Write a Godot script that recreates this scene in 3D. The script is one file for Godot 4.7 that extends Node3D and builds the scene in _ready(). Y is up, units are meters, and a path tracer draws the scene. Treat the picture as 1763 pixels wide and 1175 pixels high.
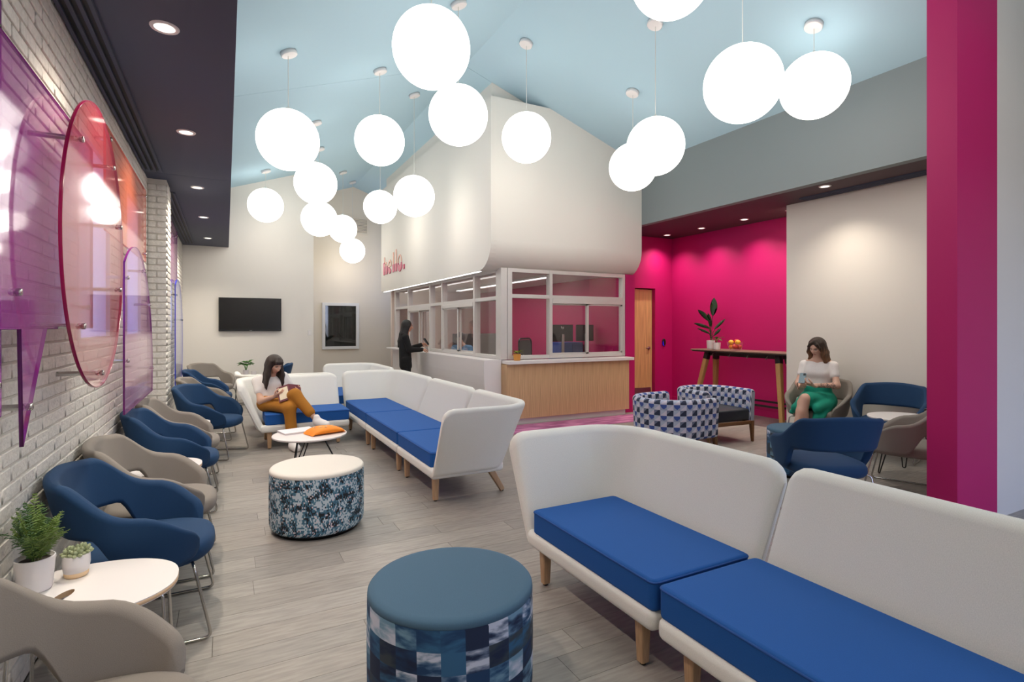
extends Node3D

# ---------------------------------------------------------------- mesh buffer
class MB:
	var v := PackedVector3Array()
	var n := PackedVector3Array()
	var uv := PackedVector2Array()
	var c := PackedColorArray()
	var ix := PackedInt32Array()
	var col := Color(1, 1, 1)
	var seams := []
	var v0 := 0
	var i0 := 0
	func beg() -> void:
		v0 = v.size()
		i0 = ix.size()
		seams = []
	func add(p: Vector3, t := Vector2.ZERO) -> int:
		v.append(p)
		uv.append(t)
		c.append(col)
		return v.size() - 1
	func tri(a: int, b: int, d: int) -> void:
		ix.append(a)
		ix.append(b)
		ix.append(d)
	func fin(orient := true) -> void:
		n.resize(v.size())
		for i in range(v0, v.size()):
			n[i] = Vector3.ZERO
		var vol := 0.0
		if v.size() == v0:
			return
		var o := v[v0]
		for k in range(i0, ix.size(), 3):
			var a := v[ix[k]]
			var fn := (v[ix[k + 2]] - a).cross(v[ix[k + 1]] - a)
			n[ix[k]] += fn
			n[ix[k + 1]] += fn
			n[ix[k + 2]] += fn
			vol += (a - o).dot(fn)
		var s := 1.0
		if orient and vol < 0.0:
			s = -1.0
			for k in range(i0, ix.size(), 3):
				var t := ix[k + 1]
				ix[k + 1] = ix[k + 2]
				ix[k + 2] = t
		for p in seams:
			var q: Vector3 = n[p[0]] + n[p[1]]
			n[p[0]] = q
			n[p[1]] = q
		for i in range(v0, v.size()):
			n[i] = (n[i] * s).normalized() if n[i].length_squared() > 1e-20 else Vector3.UP
	func mesh() -> ArrayMesh:
		var a := []
		a.resize(Mesh.ARRAY_MAX)
		a[Mesh.ARRAY_VERTEX] = v
		a[Mesh.ARRAY_NORMAL] = n
		a[Mesh.ARRAY_TEX_UV] = uv
		a[Mesh.ARRAY_COLOR] = c
		a[Mesh.ARRAY_INDEX] = ix
		var m := ArrayMesh.new()
		m.add_surface_from_arrays(Mesh.PRIMITIVE_TRIANGLES, a)
		return m

	# rows of points; closed: each row is a loop; caps close the first and last row
	func patch(rows: Array, closed := true, caps := true, orient := true, loop := false) -> void:
		beg()
		var rr := rows.duplicate()
		if loop:
			rr.append(rows[0])
		var cc: int = rr[0].size()
		var w := cc + (1 if closed else 0)
		var ulen := 0.0
		var prev := Vector3.ZERO
		for r in rr.size():
			var row: PackedVector3Array = rr[r]
			var mid: Vector3 = (row[0] + row[cc / 2]) * 0.5
			if r > 0:
				ulen += mid.distance_to(prev)
			prev = mid
			var vl := 0.0
			for k in w:
				var p := row[k % cc]
				if k > 0:
					vl += p.distance_to(row[k - 1])
				add(p, Vector2(ulen, vl))
			if closed:
				seams.append([v0 + r * w, v0 + r * w + cc])
		if loop:
			for k in w:
				seams.append([v0 + k, v0 + (rr.size() - 1) * w + k])
		for r in rr.size() - 1:
			for k in w - 1:
				var a := v0 + r * w + k
				tri(a, a + 1, a + w)
				tri(a + 1, a + w + 1, a + w)
		if caps and not loop:
			for e in [0, rr.size() - 1]:
				var row: PackedVector3Array = rr[e]
				var m := Vector3.ZERO
				for p in row:
					m += p
				var f := add(m / cc)
				for p in row:
					add(p)
				for k in cc:
					if e == 0:
						tri(f, f + 1 + (k + 1) % cc, f + 1 + k)
					else:
						tri(f, f + 1 + k, f + 1 + (k + 1) % cc)
		fin(orient)

	func box(m: Vector3, s: Vector3, b := Basis()) -> void:
		beg()
		var ax := [b.x, b.y, b.z]
		var h := [s.x / 2, s.y / 2, s.z / 2]
		for d in 3:
			var e := (d + 1) % 3
			var f := (d + 2) % 3
			for g in [-1.0, 1.0]:
				var o: Vector3 = m + ax[d] * h[d] * g
				var i := add(o - ax[e] * h[e] - ax[f] * h[f], Vector2(0, 0))
				add(o + ax[e] * h[e] - ax[f] * h[f], Vector2(h[e] * 2, 0))
				add(o + ax[e] * h[e] + ax[f] * h[f], Vector2(h[e] * 2, h[f] * 2))
				add(o - ax[e] * h[e] + ax[f] * h[f], Vector2(0, h[f] * 2))
				if g > 0:
					tri(i, i + 2, i + 1)
					tri(i, i + 3, i + 2)
				else:
					tri(i, i + 1, i + 2)
					tri(i, i + 2, i + 3)
		fin()

	# extruded outline (local xy, thickness along local z), rounded edges of size bev
	func slab(o: PackedVector2Array, th: float, bev: float, xf: Transform3D, steps := 2, hard := false) -> void:
		beg()
		var area := 0.0
		for i in o.size():
			area += o[i].cross(o[(i + 1) % o.size()])
		if area < 0:
			o.reverse()
		var m := o.size()
		var nr := PackedVector2Array()
		for i in m:
			var d1 := (o[i] - o[(i + m - 1) % m]).normalized()
			var d2 := (o[(i + 1) % m] - o[i]).normalized()
			var t := Vector2(d1.y, -d1.x) + Vector2(d2.y, -d2.x)
			t = t.normalized()
			nr.append(t / maxf(0.5, t.dot(Vector2(d1.y, -d1.x))))
		var st := steps if bev > 0.0 else 0
		var prof := []
		for k in st + 1:
			var a := PI / 2 * k / maxf(st, 1)
			prof.append([bev * (1 - sin(a)) if st else 0.0, -th / 2 + (bev * (1 - cos(a)) if st else 0.0)])
		for k in st + 1:
			var q: Array = prof[st - k]
			prof.append([q[0], -q[1]])
		if hard:
			for i in m:
				var j := (i + 1) % m
				for k in prof.size() - 1:
					var a: Array = prof[k]
					var b: Array = prof[k + 1]
					var p1: Vector2 = o[i] - nr[i] * a[0]
					var p2: Vector2 = o[j] - nr[j] * a[0]
					var p3: Vector2 = o[j] - nr[j] * b[0]
					var p4: Vector2 = o[i] - nr[i] * b[0]
					var f := add(xf * Vector3(p1.x, p1.y, a[1]), Vector2(0, a[1]))
					add(xf * Vector3(p2.x, p2.y, a[1]), Vector2(p1.distance_to(p2), a[1]))
					add(xf * Vector3(p3.x, p3.y, b[1]), Vector2(p1.distance_to(p2), b[1]))
					add(xf * Vector3(p4.x, p4.y, b[1]), Vector2(0, b[1]))
					tri(f, f + 2, f + 1)
					tri(f, f + 3, f + 2)
		else:
			for k in prof.size():
				var a: Array = prof[k]
				var run := 0.0
				for i in m + 1:
					var p: Vector2 = o[i % m] - nr[i % m] * a[0]
					if i > 0:
						run += o[i % m].distance_to(o[i - 1])
					add(xf * Vector3(p.x, p.y, a[1]), Vector2(run, a[1]))
				seams.append([v0 + k * (m + 1), v0 + k * (m + 1) + m])
			for k in prof.size() - 1:
				for i in m:
					var a := v0 + k * (m + 1) + i
					tri(a, a + m + 1, a + 1)
					tri(a + 1, a + m + 1, a + m + 2)
		var ins := PackedVector2Array()
		for i in m:
			ins.append(o[i] - nr[i] * prof[0][0])
		var tr := Geometry2D.triangulate_polygon(ins)
		for e in [-1.0, 1.0]:
			var f := v.size()
			for p in ins:
				add(xf * Vector3(p.x, p.y, e * th / 2), p)
			for k in range(0, tr.size(), 3):
				# triangulate_polygon keeps the turn of the outline (counter-clockwise)
				var q := (ins[tr[k + 1]] - ins[tr[k]]).cross(ins[tr[k + 2]] - ins[tr[k]])
				if (q > 0) == (e > 0):
					tri(f + tr[k], f + tr[k + 2], f + tr[k + 1])
				else:
					tri(f + tr[k], f + tr[k + 1], f + tr[k + 2])
		fin()

	func tube(pts: Array, rad, seg := 8) -> void:
		var rows := []
		var up := Vector3.UP
		for i in pts.size():
			var a: Vector3 = pts[maxi(i - 1, 0)]
			var b: Vector3 = pts[mini(i + 1, pts.size() - 1)]
			var t := (b - a).normalized()
			if i == 0 and absf(t.dot(up)) > 0.95:
				up = Vector3.RIGHT
			var s := up.cross(t).normalized()
			up = t.cross(s).normalized()
			var r: float = rad[i] if rad is Array else rad
			if i > 0 and i < pts.size() - 1:
				var t1: Vector3 = (pts[i] - pts[i - 1]).normalized()
				r /= maxf(0.7, t1.dot(t)) if not rad is Array else 1.0
			var row := PackedVector3Array()
			for k in seg:
				var g := TAU * k / seg
				row.append(pts[i] + (s * cos(g) + up * sin(g)) * r)
			rows.append(row)
		patch(rows)

	func lathe(prof: Array, seg: int, xf := Transform3D(), sq := Vector2.ONE) -> void:
		var rows := []
		for p in prof:
			var row := PackedVector3Array()
			for k in seg:
				var g := TAU * k / seg
				row.append(xf * Vector3(cos(g) * p.x * sq.x, p.y, sin(g) * p.x * sq.y))
			rows.append(row)
		patch(rows, true, true)

	# upright band along a path; frames: [point, outward, y0, y1, offset0, offset1, thickness]
	func band(fr: Array, q := 3) -> void:
		var rows := []
		for f in fr:
			var th: float = f[6]
			var y0: float = f[2]
			var y1: float = f[3]
			var r := minf(th * 0.48, (y1 - y0) * 0.48)
			var row := PackedVector3Array()
			var cs := [[th / 2 - r, y0 + r, -PI / 2], [th / 2 - r, y1 - r, 0.0], [-th / 2 + r, y1 - r, PI / 2], [-th / 2 + r, y0 + r, PI]]
			for ci in 4:
				var k0: Array = cs[ci]
				for k in q + 1:
					var a: float = k0[2] + PI / 2 * k / q
					var w: float = k0[0] + r * cos(a)
					var y: float = k0[1] + r * sin(a)
					var off: float = lerpf(f[4], f[5], (y - y0) / maxf(y1 - y0, 0.001))
					row.append(Vector3(f[0].x, y, f[0].z) + f[1] * (w + off))
				if ci == 0 or ci == 2: # extra points up the faces
					for e in [0.33, 0.66]:
						var y: float = lerpf(y0 + r, y1 - r, e if ci == 0 else 1.0 - e)
						var off: float = lerpf(f[4], f[5], (y - y0) / maxf(y1 - y0, 0.001))
						row.append(Vector3(f[0].x, y, f[0].z) + f[1] * ((th / 2 if ci == 0 else -th / 2) + off))
			rows.append(row)
		patch(rows)

	# smooth union of tapered capsules [a, b, ra, rb], meshed as surface nets
	func sdf(prims: Array, cell: float, k: float) -> void:
		beg()
		var lo := Vector3(1e9, 1e9, 1e9)
		var hi := -lo
		for p in prims:
			for e in 2:
				var r: float = p[2 + e] + k * 3 + cell * 2
				lo = lo.min(p[e] - Vector3(r, r, r))
				hi = hi.max(p[e] + Vector3(r, r, r))
		var nx := int((hi.x - lo.x) / cell) + 2
		var ny := int((hi.y - lo.y) / cell) + 2
		var nz := int((hi.z - lo.z) / cell) + 2
		var f := PackedFloat32Array()
		f.resize(nx * ny * nz)
		for p in prims:
			var a: Vector3 = p[0]
			var ab: Vector3 = p[1] - a
			var ll := maxf(ab.length_squared(), 1e-9)
			var ra: float = p[2]
			var dr: float = p[3] - ra
			var mr := maxf(p[2], p[3]) + k * 3.5 + cell * 1.5
			var l3: Vector3 = (a.min(p[1]) - Vector3(mr, mr, mr) - lo) / cell
			var h3: Vector3 = (a.max(p[1]) + Vector3(mr, mr, mr) - lo) / cell
			for z in range(maxi(0, int(l3.z)), mini(nz, int(h3.z) + 1)):
				for y in range(maxi(0, int(l3.y)), mini(ny, int(h3.y) + 1)):
					var at := (z * ny + y) * nx
					for x in range(maxi(0, int(l3.x)), mini(nx, int(h3.x) + 1)):
						var q := lo + Vector3(x, y, z) * cell - a
						var t := clampf(q.dot(ab) / ll, 0.0, 1.0)
						var d := (q - ab * t).length() - ra - dr * t
						if d < k * 4 + cell * 2:
							f[at + x] += exp(-maxf(d, -k * 20) / k)
		for i in f.size():
			f[i] = -k * log(f[i]) if f[i] > 1e-12 else 1.0
		var id := {}
		var offs := [0, 1, nx, nx + 1, nx * ny, nx * ny + 1, nx * ny + nx, nx * ny + nx + 1]
		var cor := [Vector3(0, 0, 0), Vector3(1, 0, 0), Vector3(0, 1, 0), Vector3(1, 1, 0), Vector3(0, 0, 1), Vector3(1, 0, 1), Vector3(0, 1, 1), Vector3(1, 1, 1)]
		var eds := [[0, 1], [2, 3], [4, 5], [6, 7], [0, 2], [1, 3], [4, 6], [5, 7], [0, 4], [1, 5], [2, 6], [3, 7]]
		for z in nz - 1:
			for y in ny - 1:
				var at := (z * ny + y) * nx
				for x in nx - 1:
					var i := at + x
					if absf(f[i]) > cell * 2.0:
						continue
					var neg := 0
					for o in offs:
						if f[i + o] < 0:
							neg += 1
					if neg == 0 or neg == 8:
						continue
					var s := Vector3.ZERO
					var cnt := 0
					for e in eds:
						var fa := f[i + offs[e[0]]]
						var fb := f[i + offs[e[1]]]
						if (fa < 0) != (fb < 0):
							s += cor[e[0]].lerp(cor[e[1]], fa / (fa - fb))
							cnt += 1
					id[i] = add(lo + (Vector3(x, y, z) + s / cnt) * cell)
		var st := [1, nx, nx * ny]
		for i in id:
			for d in 3:
				var e: int = st[(d + 1) % 3]
				var g: int = st[(d + 2) % 3]
				if i + st[d] >= f.size() or (f[i] < 0) == (f[i + st[d]] < 0):
					continue
				if not (id.has(i - e) and id.has(i - g) and id.has(i - e - g)):
					continue
				var q := [id[i], id[i - e], id[i - e - g], id[i - g]]
				if f[i] < 0:
					tri(q[0], q[1], q[2])
					tri(q[0], q[2], q[3])
				else:
					tri(q[0], q[2], q[1])
					tri(q[0], q[3], q[2])
		fin()

	# thin curved leaf from a to b
	func leaf(a: Vector3, b: Vector3, w: float, side: Vector3, droop: float, fold := 0.25, seg := 6) -> void:
		var rows := []
		var ln := a.distance_to(b)
		var nn := side.cross(b - a).normalized()
		for i in seg + 1:
			var t := float(i) / seg
			var p := a.lerp(b, t) + Vector3.DOWN * droop * t * t * ln
			var ww := w * pow(sin(PI * clampf(0.06 + t * 0.94, 0, 1)), 0.8) * 0.5 + 0.0006
			rows.append(PackedVector3Array([p - side * ww + nn * ww * fold, p - nn * 0.001, p + side * ww + nn * ww * fold, p + nn * 0.001]))
		patch(rows, true, true)

# ---------------------------------------------------------------- small helpers
var M := {}
var names := {}
var rng := RandomNumberGenerator.new()
const FLAT := Transform3D(Vector3(1, 0, 0), Vector3(0, 0, 1), Vector3(0, 1, 0), Vector3.ZERO)
# upright wall seen from +x: local x runs along depth, local y up
const WALL := Transform3D(Vector3(0, 0, -1), Vector3(0, 1, 0), Vector3(1, 0, 0), Vector3.ZERO)

func P(x: float, y: float, d: float) -> Vector3:
	return Vector3(x, y, -d)

func at(t: Transform3D, o: Vector3) -> Transform3D:
	return Transform3D(t.basis, o)

func rgb8(r: int, g: int, b: int) -> Color:
	return Color8(r, g, b)

func mat(key: String, col: Color, rough := 0.7, opt := {}) -> StandardMaterial3D:
	var m := StandardMaterial3D.new()
	m.resource_name = key
	m.albedo_color = col
	m.roughness = rough
	for k in opt:
		m.set(k, opt[k])
	M[key] = m
	return m

func numbered(called: String) -> String:
	if not names.has(called):
		names[called] = 0
		return called
	names[called] += 1
	return "%s_%03d" % [called, names[called]]

func obj(called: String, mb: MB, m: Material, parent: Node = null) -> MeshInstance3D:
	var o := MeshInstance3D.new()
	o.mesh = mb.mesh()
	o.material_override = null
	o.mesh.surface_set_material(0, m)
	if parent:
		o.name = called
		parent.add_child(o, true)
	else:
		o.name = numbered(called)
		add_child(o, true)
	return o

func inst(called: String, mesh: Mesh, m: Material, parent: Node, tf: Transform3D) -> MeshInstance3D:
	var o := MeshInstance3D.new()
	o.mesh = mesh
	o.material_override = m
	o.name = called
	parent.add_child(o, true)
	o.transform = tf
	return o

func tag(o: Node, label: String, category: String, group := "") -> Node:
	o.set_meta("label", label)
	o.set_meta("category", category)
	if group:
		o.set_meta("group", group)
	return o

func thing(called: String, label: String, category: String, pos := Vector3.ZERO, turn := 0.0, group := "") -> Node3D:
	var o := Node3D.new()
	o.name = numbered(called)
	add_child(o, true)
	o.position = pos
	o.rotation.y = turn
	tag(o, label, category, group)
	return o

func copy(o: Node3D, label: String, pos: Vector3, turn := 0.0) -> Node3D:
	var r: Node3D = o.duplicate()
	r.name = numbered(RegEx.create_from_string("_\\d{3}$").sub(String(o.name), ""))
	add_child(r, true)
	r.position = pos
	r.rotation.y = turn
	r.set_meta("label", label)
	return r

func struct(called: String, mb: MB, m: Material) -> MeshInstance3D:
	var o := obj(called, mb, m)
	o.set_meta("kind", "structure")
	return o

func rect(w: float, h: float, r: float, seg := 4, c := Vector2.ZERO) -> PackedVector2Array:
	var o := PackedVector2Array()
	var cs := [Vector2(w / 2 - r, h / 2 - r), Vector2(-w / 2 + r, h / 2 - r), Vector2(-w / 2 + r, -h / 2 + r), Vector2(w / 2 - r, -h / 2 + r)]
	for i in 4:
		for k in seg + 1:
			var a := PI / 2 * i + PI / 2 * k / seg
			o.append(c + cs[i] + Vector2(cos(a), sin(a)) * r)
	return o

func disc(rx: float, ry: float, seg: int, c := Vector2.ZERO) -> PackedVector2Array:
	var o := PackedVector2Array()
	for k in seg:
		var a := TAU * k / seg
		o.append(c + Vector2(cos(a) * rx, sin(a) * ry))
	return o

func ribbon(pts: Array, ws: Array) -> PackedVector2Array:
	var l := PackedVector2Array()
	var r := PackedVector2Array()
	for i in pts.size():
		var t: Vector2 = (pts[mini(i + 1, pts.size() - 1)] - pts[maxi(i - 1, 0)]).normalized()
		var nn := Vector2(-t.y, t.x)
		l.append(pts[i] + nn * ws[i] / 2)
		r.append(pts[i] - nn * ws[i] / 2)
	r.reverse()
	l.append_array(r)
	return l

func round_path(pts: Array, r: float, seg := 5) -> Array:
	var o := [pts[0]]
	for i in range(1, pts.size() - 1):
		var a: Vector3 = pts[i] + (pts[i - 1] - pts[i]).normalized() * minf(r, pts[i].distance_to(pts[i - 1]) * 0.49)
		var b: Vector3 = pts[i] + (pts[i + 1] - pts[i]).normalized() * minf(r, pts[i].distance_to(pts[i + 1]) * 0.49)
		for k in seg + 1:
			var t := float(k) / seg
			o.append(a.lerp(pts[i], t).lerp(pts[i].lerp(b, t), t))
	o.append(pts[-1])
	return o

func one(f: Callable) -> MB:
	var mb := MB.new()
	f.call(mb)
	return mb

func mbox(m: Vector3, s: Vector3) -> MB:
	var mb := MB.new()
	mb.box(m, s)
	return mb

# a box given by its limits in x, y and depth
func span(x0: float, x1: float, y0: float, y1: float, d0: float, d1: float) -> MB:
	return mbox(P((x0 + x1) / 2, (y0 + y1) / 2, (d0 + d1) / 2), Vector3(absf(x1 - x0), absf(y1 - y0), absf(d1 - d0)))

func rbox(m: Vector3, s: Vector3, r: float, bev := -1.0) -> MB:
	var mb := MB.new()
	mb.slab(rect(s.x, s.z, r, 4), s.y, bev if bev >= 0 else minf(r, s.y * 0.45), at(FLAT, m), 3)
	return mb

func sm(a: float, b: float, x: float) -> float:
	return smoothstep(a, b, x)

func noise_tex(seed_: int, freq: float, w: int, h: int, lo: Color, hi: Color, oct := 4) -> ImageTexture:
	var nz := FastNoiseLite.new()
	nz.seed = seed_
	nz.frequency = freq
	nz.fractal_octaves = oct
	var im := nz.get_seamless_image(w, h)
	var o := Image.create(w, h, false, Image.FORMAT_RGB8)
	for y in h:
		for x in w:
			o.set_pixel(x, y, lo.lerp(hi, im.get_pixel(x, y).r))
	return ImageTexture.create_from_image(o)

# ---------------------------------------------------------------- measures of the room
const XW := -0.75      # face of the brick wall
const HL := 3.10       # left soffit
const HR := 3.245      # right soffit
const XF := 6.34       # right fascia
const DT := 12.4       # wall with the television
const DB := 15.4       # wall beyond it
const BX := 3.46       # left face of the reception volume
const BD := 7.22       # its front face
const SEAT := 0.43

func roof(x: float) -> float:
	return 5.38 - 0.349 * absf(x - 3.14)

func _ready() -> void:
	rng.seed = 7
	stage()
	materials()
	print("room")
	room()
	brickwork()
	planks()
	reception()
	acrylic()
	lamps()
	print("furniture")
	furniture()
	print("details")
	details()
	print("people")
	people()
	print("done")

# ---------------------------------------------------------------- camera, sky, exposure
func stage() -> void:
	var cam := Camera3D.new()
	cam.name = "camera"
	cam.projection = Camera3D.PROJECTION_FRUSTUM
	cam.near = 0.05
	cam.far = 60.0
	cam.size = 2 * 0.05 * (587.5 / 933.0)
	cam.frustum_offset = Vector2(0, -0.05 * 25.5 / 933.0)
	cam.position = Vector3(0, 1.5, 0)
	cam.rotation_degrees.y = -27.83
	add_child(cam)
	cam.current = true
	var we := WorldEnvironment.new()
	we.name = "environment"
	var e := Environment.new()
	e.background_mode = Environment.BG_SKY
	var sky := Sky.new()
	var sk := ProceduralSkyMaterial.new()
	sk.sky_top_color = Color(0.62, 0.74, 1.0)
	sk.sky_horizon_color = Color(0.86, 0.9, 1.0)
	sk.ground_bottom_color = Color(0.45, 0.46, 0.5)
	sk.ground_horizon_color = Color(0.7, 0.72, 0.78)
	sky.sky_material = sk
	e.sky = sky
	e.background_energy_multiplier = 6.0
	e.tonemap_mode = Environment.TONE_MAPPER_LINEAR
	e.tonemap_exposure = 1.0
	e.sdfgi_enabled = true
	e.ssao_enabled = true
	e.ssil_enabled = true
	we.environment = e
	add_child(we)

const GLOBE_E := 0.3
const SPOT_E := 3.5

# ---------------------------------------------------------------- materials
func materials() -> void:
	var weave := noise_tex(3, 0.09, 256, 256, Color(0.91, 0.91, 0.91), Color(1, 1, 1), 3)
	var grit := noise_tex(5, 0.05, 256, 256, Color(0.3, 0.3, 0.3), Color(1, 1, 1), 4)
	var tri := {"uv1_triplanar": true, "uv1_world_triplanar": true}
	var fab := {"albedo_texture": weave, "uv1_triplanar": true, "uv1_scale": Vector3(9, 9, 9), "heightmap_enabled": true, "heightmap_texture": weave, "heightmap_scale": 0.15, "rim_enabled": true, "rim": 0.25, "rim_tint": 0.6}
	var plainfab := fab.duplicate()
	plainfab["rim"] = 0.04
	mat("paint white", rgb8(226, 221, 213), 0.75)
	mat("paint white alcove", rgb8(222, 216, 208), 0.75)
	mat("paint cream", rgb8(226, 214, 196), 0.75)
	mat("paint sky blue", rgb8(180, 209, 222), 0.8)
	mat("paint magenta", rgb8(186, 2, 98), 0.55)
	mat("paint charcoal", rgb8(70, 74, 92), 0.7)
	mat("paint grey", rgb8(126, 134, 136), 0.75)
	mat("paint plum", rgb8(74, 52, 58), 0.7)
	mat("paint black", rgb8(14, 14, 15), 0.6)
	mat("white trim", rgb8(225, 222, 218), 0.5)
	mat("brick", rgb8(226, 221, 212), 0.6, {"albedo_texture": noise_tex(8, 0.03, 256, 256, Color(0.9, 0.9, 0.9), Color(1, 1, 1)), "uv1_triplanar": true, "uv1_world_triplanar": true, "uv1_scale": Vector3(3, 3, 3), "heightmap_enabled": true, "heightmap_texture": grit, "heightmap_scale": 0.35})
	mat("mortar", rgb8(205, 199, 189), 0.85)
	mat("floor base", rgb8(92, 84, 77), 0.8)
	var g := noise_tex(11, 0.02, 512, 512, Color(0.84, 0.84, 0.84), Color(1, 1, 1), 5)
	var tones := [rgb8(163, 156, 149), rgb8(171, 164, 157), rgb8(157, 151, 145), rgb8(168, 160, 152)]
	for i in 4:
		mat("plank %d" % i, tones[i], 0.42, {"albedo_texture": g, "uv1_triplanar": true, "uv1_world_triplanar": true, "uv1_scale": Vector3(0.45, 1, 3.2), "uv1_offset": Vector3(0.37 * i, 0, 0.21 * i)})
	mat("plank far", Color(1, 1, 1), 0.42, {"albedo_texture": g, "vertex_color_use_as_albedo": true, "uv1_triplanar": true, "uv1_world_triplanar": true, "uv1_scale": Vector3(0.45, 1, 3.2)})
	mat("sofa white", rgb8(240, 238, 231), 0.85, fab)
	mat("sofa blue", rgb8(12, 86, 164), 0.85, plainfab)
	mat("sofa blue piping", rgb8(16, 70, 140), 0.8)
	mat("chair navy", rgb8(4, 54, 94), 0.85, fab)
	var rib := fab.duplicate()
	rib["uv1_scale"] = Vector3(14, 14, 14)
	rib["heightmap_scale"] = 0.5
	mat("chair grey", rgb8(138, 130, 122), 0.9, rib)
	mat("ottoman blue", rgb8(66, 98, 122), 0.9, fab)
	mat("ottoman white", rgb8(232, 226, 216), 0.85, fab)
	mat("cushion dark", rgb8(18, 24, 40), 0.6, fab)
	mat("chrome", rgb8(196, 194, 190), 0.18, {"metallic": 1.0})
	mat("steel", rgb8(170, 168, 164), 0.3, {"metallic": 1.0})
	mat("aluminium", rgb8(214, 210, 206), 0.42, {"metallic": 0.25})
	mat("aluminium dark", rgb8(90, 88, 86), 0.4, {"metallic": 0.6})
	mat("black metal", rgb8(20, 20, 21), 0.45)
	mat("black plastic", rgb8(22, 22, 23), 0.4)
	mat("laminate white", rgb8(234, 228, 226), 0.3)
	mat("ply edge", rgb8(190, 160, 128), 0.6)
	var wg := noise_tex(21, 0.03, 512, 256, Color(0.8, 0.77, 0.74), Color(1, 1, 1), 5)
	mat("wood leg", rgb8(202, 166, 130), 0.5, {"albedo_texture": wg, "uv1_triplanar": true, "uv1_scale": Vector3(9, 0.9, 9)})
	mat("wood oak", rgb8(206, 160, 100), 0.5, {"albedo_texture": wg, "uv1_triplanar": true, "uv1_scale": Vector3(9, 0.7, 9)})
	mat("wood walnut", rgb8(120, 82, 50), 0.45, {"albedo_texture": wg, "uv1_triplanar": true, "uv1_scale": Vector3(4, 4, 4)})
	mat("wood counter", rgb8(226, 188, 144), 0.5, {"albedo_texture": wg, "uv1_triplanar": true, "uv1_world_triplanar": true, "uv1_scale": Vector3(5.5, 0.22, 5.5)})
	mat("wood door", rgb8(232, 182, 128), 0.4, {"albedo_texture": wg, "uv1_triplanar": true, "uv1_world_triplanar": true, "uv1_scale": Vector3(2.2, 0.16, 2.2)})
	mat("bar top", rgb8(120, 92, 80), 0.55)
	mat("wood band", rgb8(222, 190, 150), 0.6)
	mat("ceramic", rgb8(226, 220, 218), 0.45)
	mat("terracotta", rgb8(216, 150, 70), 0.6)
	mat("soil", rgb8(48, 38, 30), 0.95)
	mat("fern", rgb8(92, 116, 42), 0.55, {"backlight_enabled": true, "backlight": Color(0.3, 0.4, 0.1)})
	mat("fern dark", rgb8(48, 82, 30), 0.55, {"backlight_enabled": true, "backlight": Color(0.2, 0.3, 0.1)})
	mat("succulent", rgb8(150, 158, 120), 0.5)
	mat("leaf dark", rgb8(28, 58, 26), 0.4)
	mat("leaf green", rgb8(70, 128, 44), 0.45)
	mat("leaf lime", rgb8(142, 160, 40), 0.45)
	mat("globe", rgb8(250, 248, 244), 0.4, {"emission_enabled": true, "emission": Color(1.0, 0.985, 0.955), "emission_energy_multiplier": 2.7})
	mat("lens lit", rgb8(255, 250, 242), 0.4, {"emission_enabled": true, "emission": Color(1.0, 0.96, 0.9), "emission_energy_multiplier": 2.2})
	mat("led strip", rgb8(255, 255, 255), 0.4, {"emission_enabled": true, "emission": Color(1.0, 0.98, 0.97), "emission_energy_multiplier": 2.0})
	mat("cord white", rgb8(216, 216, 210), 0.5)
	mat("glass", Color(0.3, 0.36, 0.34, 0.02), 0.03, {"transparency": BaseMaterial3D.TRANSPARENCY_ALPHA})
	mat("glass mirror dark", Color(0.1, 0.12, 0.11, 0.8), 0.03, {"transparency": BaseMaterial3D.TRANSPARENCY_ALPHA, "metallic_specular": 0.8})
	mat("window film", rgb8(226, 222, 240), 0.5, {"backlight_enabled": true, "backlight": Color(0.95, 0.95, 1.0)})
	var ac := {"transparency": BaseMaterial3D.TRANSPARENCY_ALPHA, "metallic_specular": 0.4}
	mat("acrylic purple", Color8(180, 62, 172, 100), 0.05, ac)
	mat("acrylic lilac", Color8(196, 130, 206, 70), 0.05, ac)
	mat("acrylic red", Color8(206, 74, 90, 80), 0.05, ac)
	mat("acrylic orange", Color8(236, 128, 92, 100), 0.05, ac)
	mat("acrylic pink", Color8(216, 130, 192, 70), 0.05, ac)
	mat("acrylic blue", Color8(120, 150, 235, 70), 0.05, ac)
	var ed := {}
	mat("edge magenta", rgb8(150, 20, 74), 0.2, ed)
	mat("edge purple", rgb8(112, 20, 116), 0.2, ed)
	mat("edge blue", rgb8(36, 52, 190), 0.2, ed)
	mat("edge orange", rgb8(206, 70, 50), 0.2, ed)
	mat("screen off", rgb8(20, 19, 19), 0.22)
	mat("sign rose", rgb8(196, 84, 112), 0.5)
	mat("sign peach", rgb8(236, 186, 166), 0.5)
	mat("carpet pink", rgb8(226, 150, 190), 0.95, {"albedo_texture": noise_tex(31, 0.02, 256, 256, Color(0.62, 0.5, 0.62), Color(1, 1, 1), 4), "uv1_triplanar": true, "uv1_world_triplanar": true, "uv1_scale": Vector3(0.4, 1, 1.6)})
	mat("cabinet blue", rgb8(24, 66, 150), 0.6)
	mat("partition grey", rgb8(96, 92, 90), 0.8)
	mat("wall peach", rgb8(222, 206, 194), 0.8)
	mat("skin", Color(1, 1, 1), 0.55, {"vertex_color_use_as_albedo": true, "subsurf_scatter_enabled": true, "subsurf_scatter_strength": 0.06})
	var strands := noise_tex(41, 0.06, 256, 256, Color(0.45, 0.45, 0.45), Color(1, 1, 1), 4)
	var hs := {"albedo_texture": strands, "uv1_triplanar": true, "uv1_scale": Vector3(14, 0.9, 14), "heightmap_enabled": true, "heightmap_texture": strands, "heightmap_scale": 0.8}
	mat("hair dark", rgb8(62, 42, 34), 0.5, hs)
	mat("hair black", rgb8(30, 24, 22), 0.45, hs)
	var hv := hs.duplicate()
	hv["vertex_color_use_as_albedo"] = true
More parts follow.
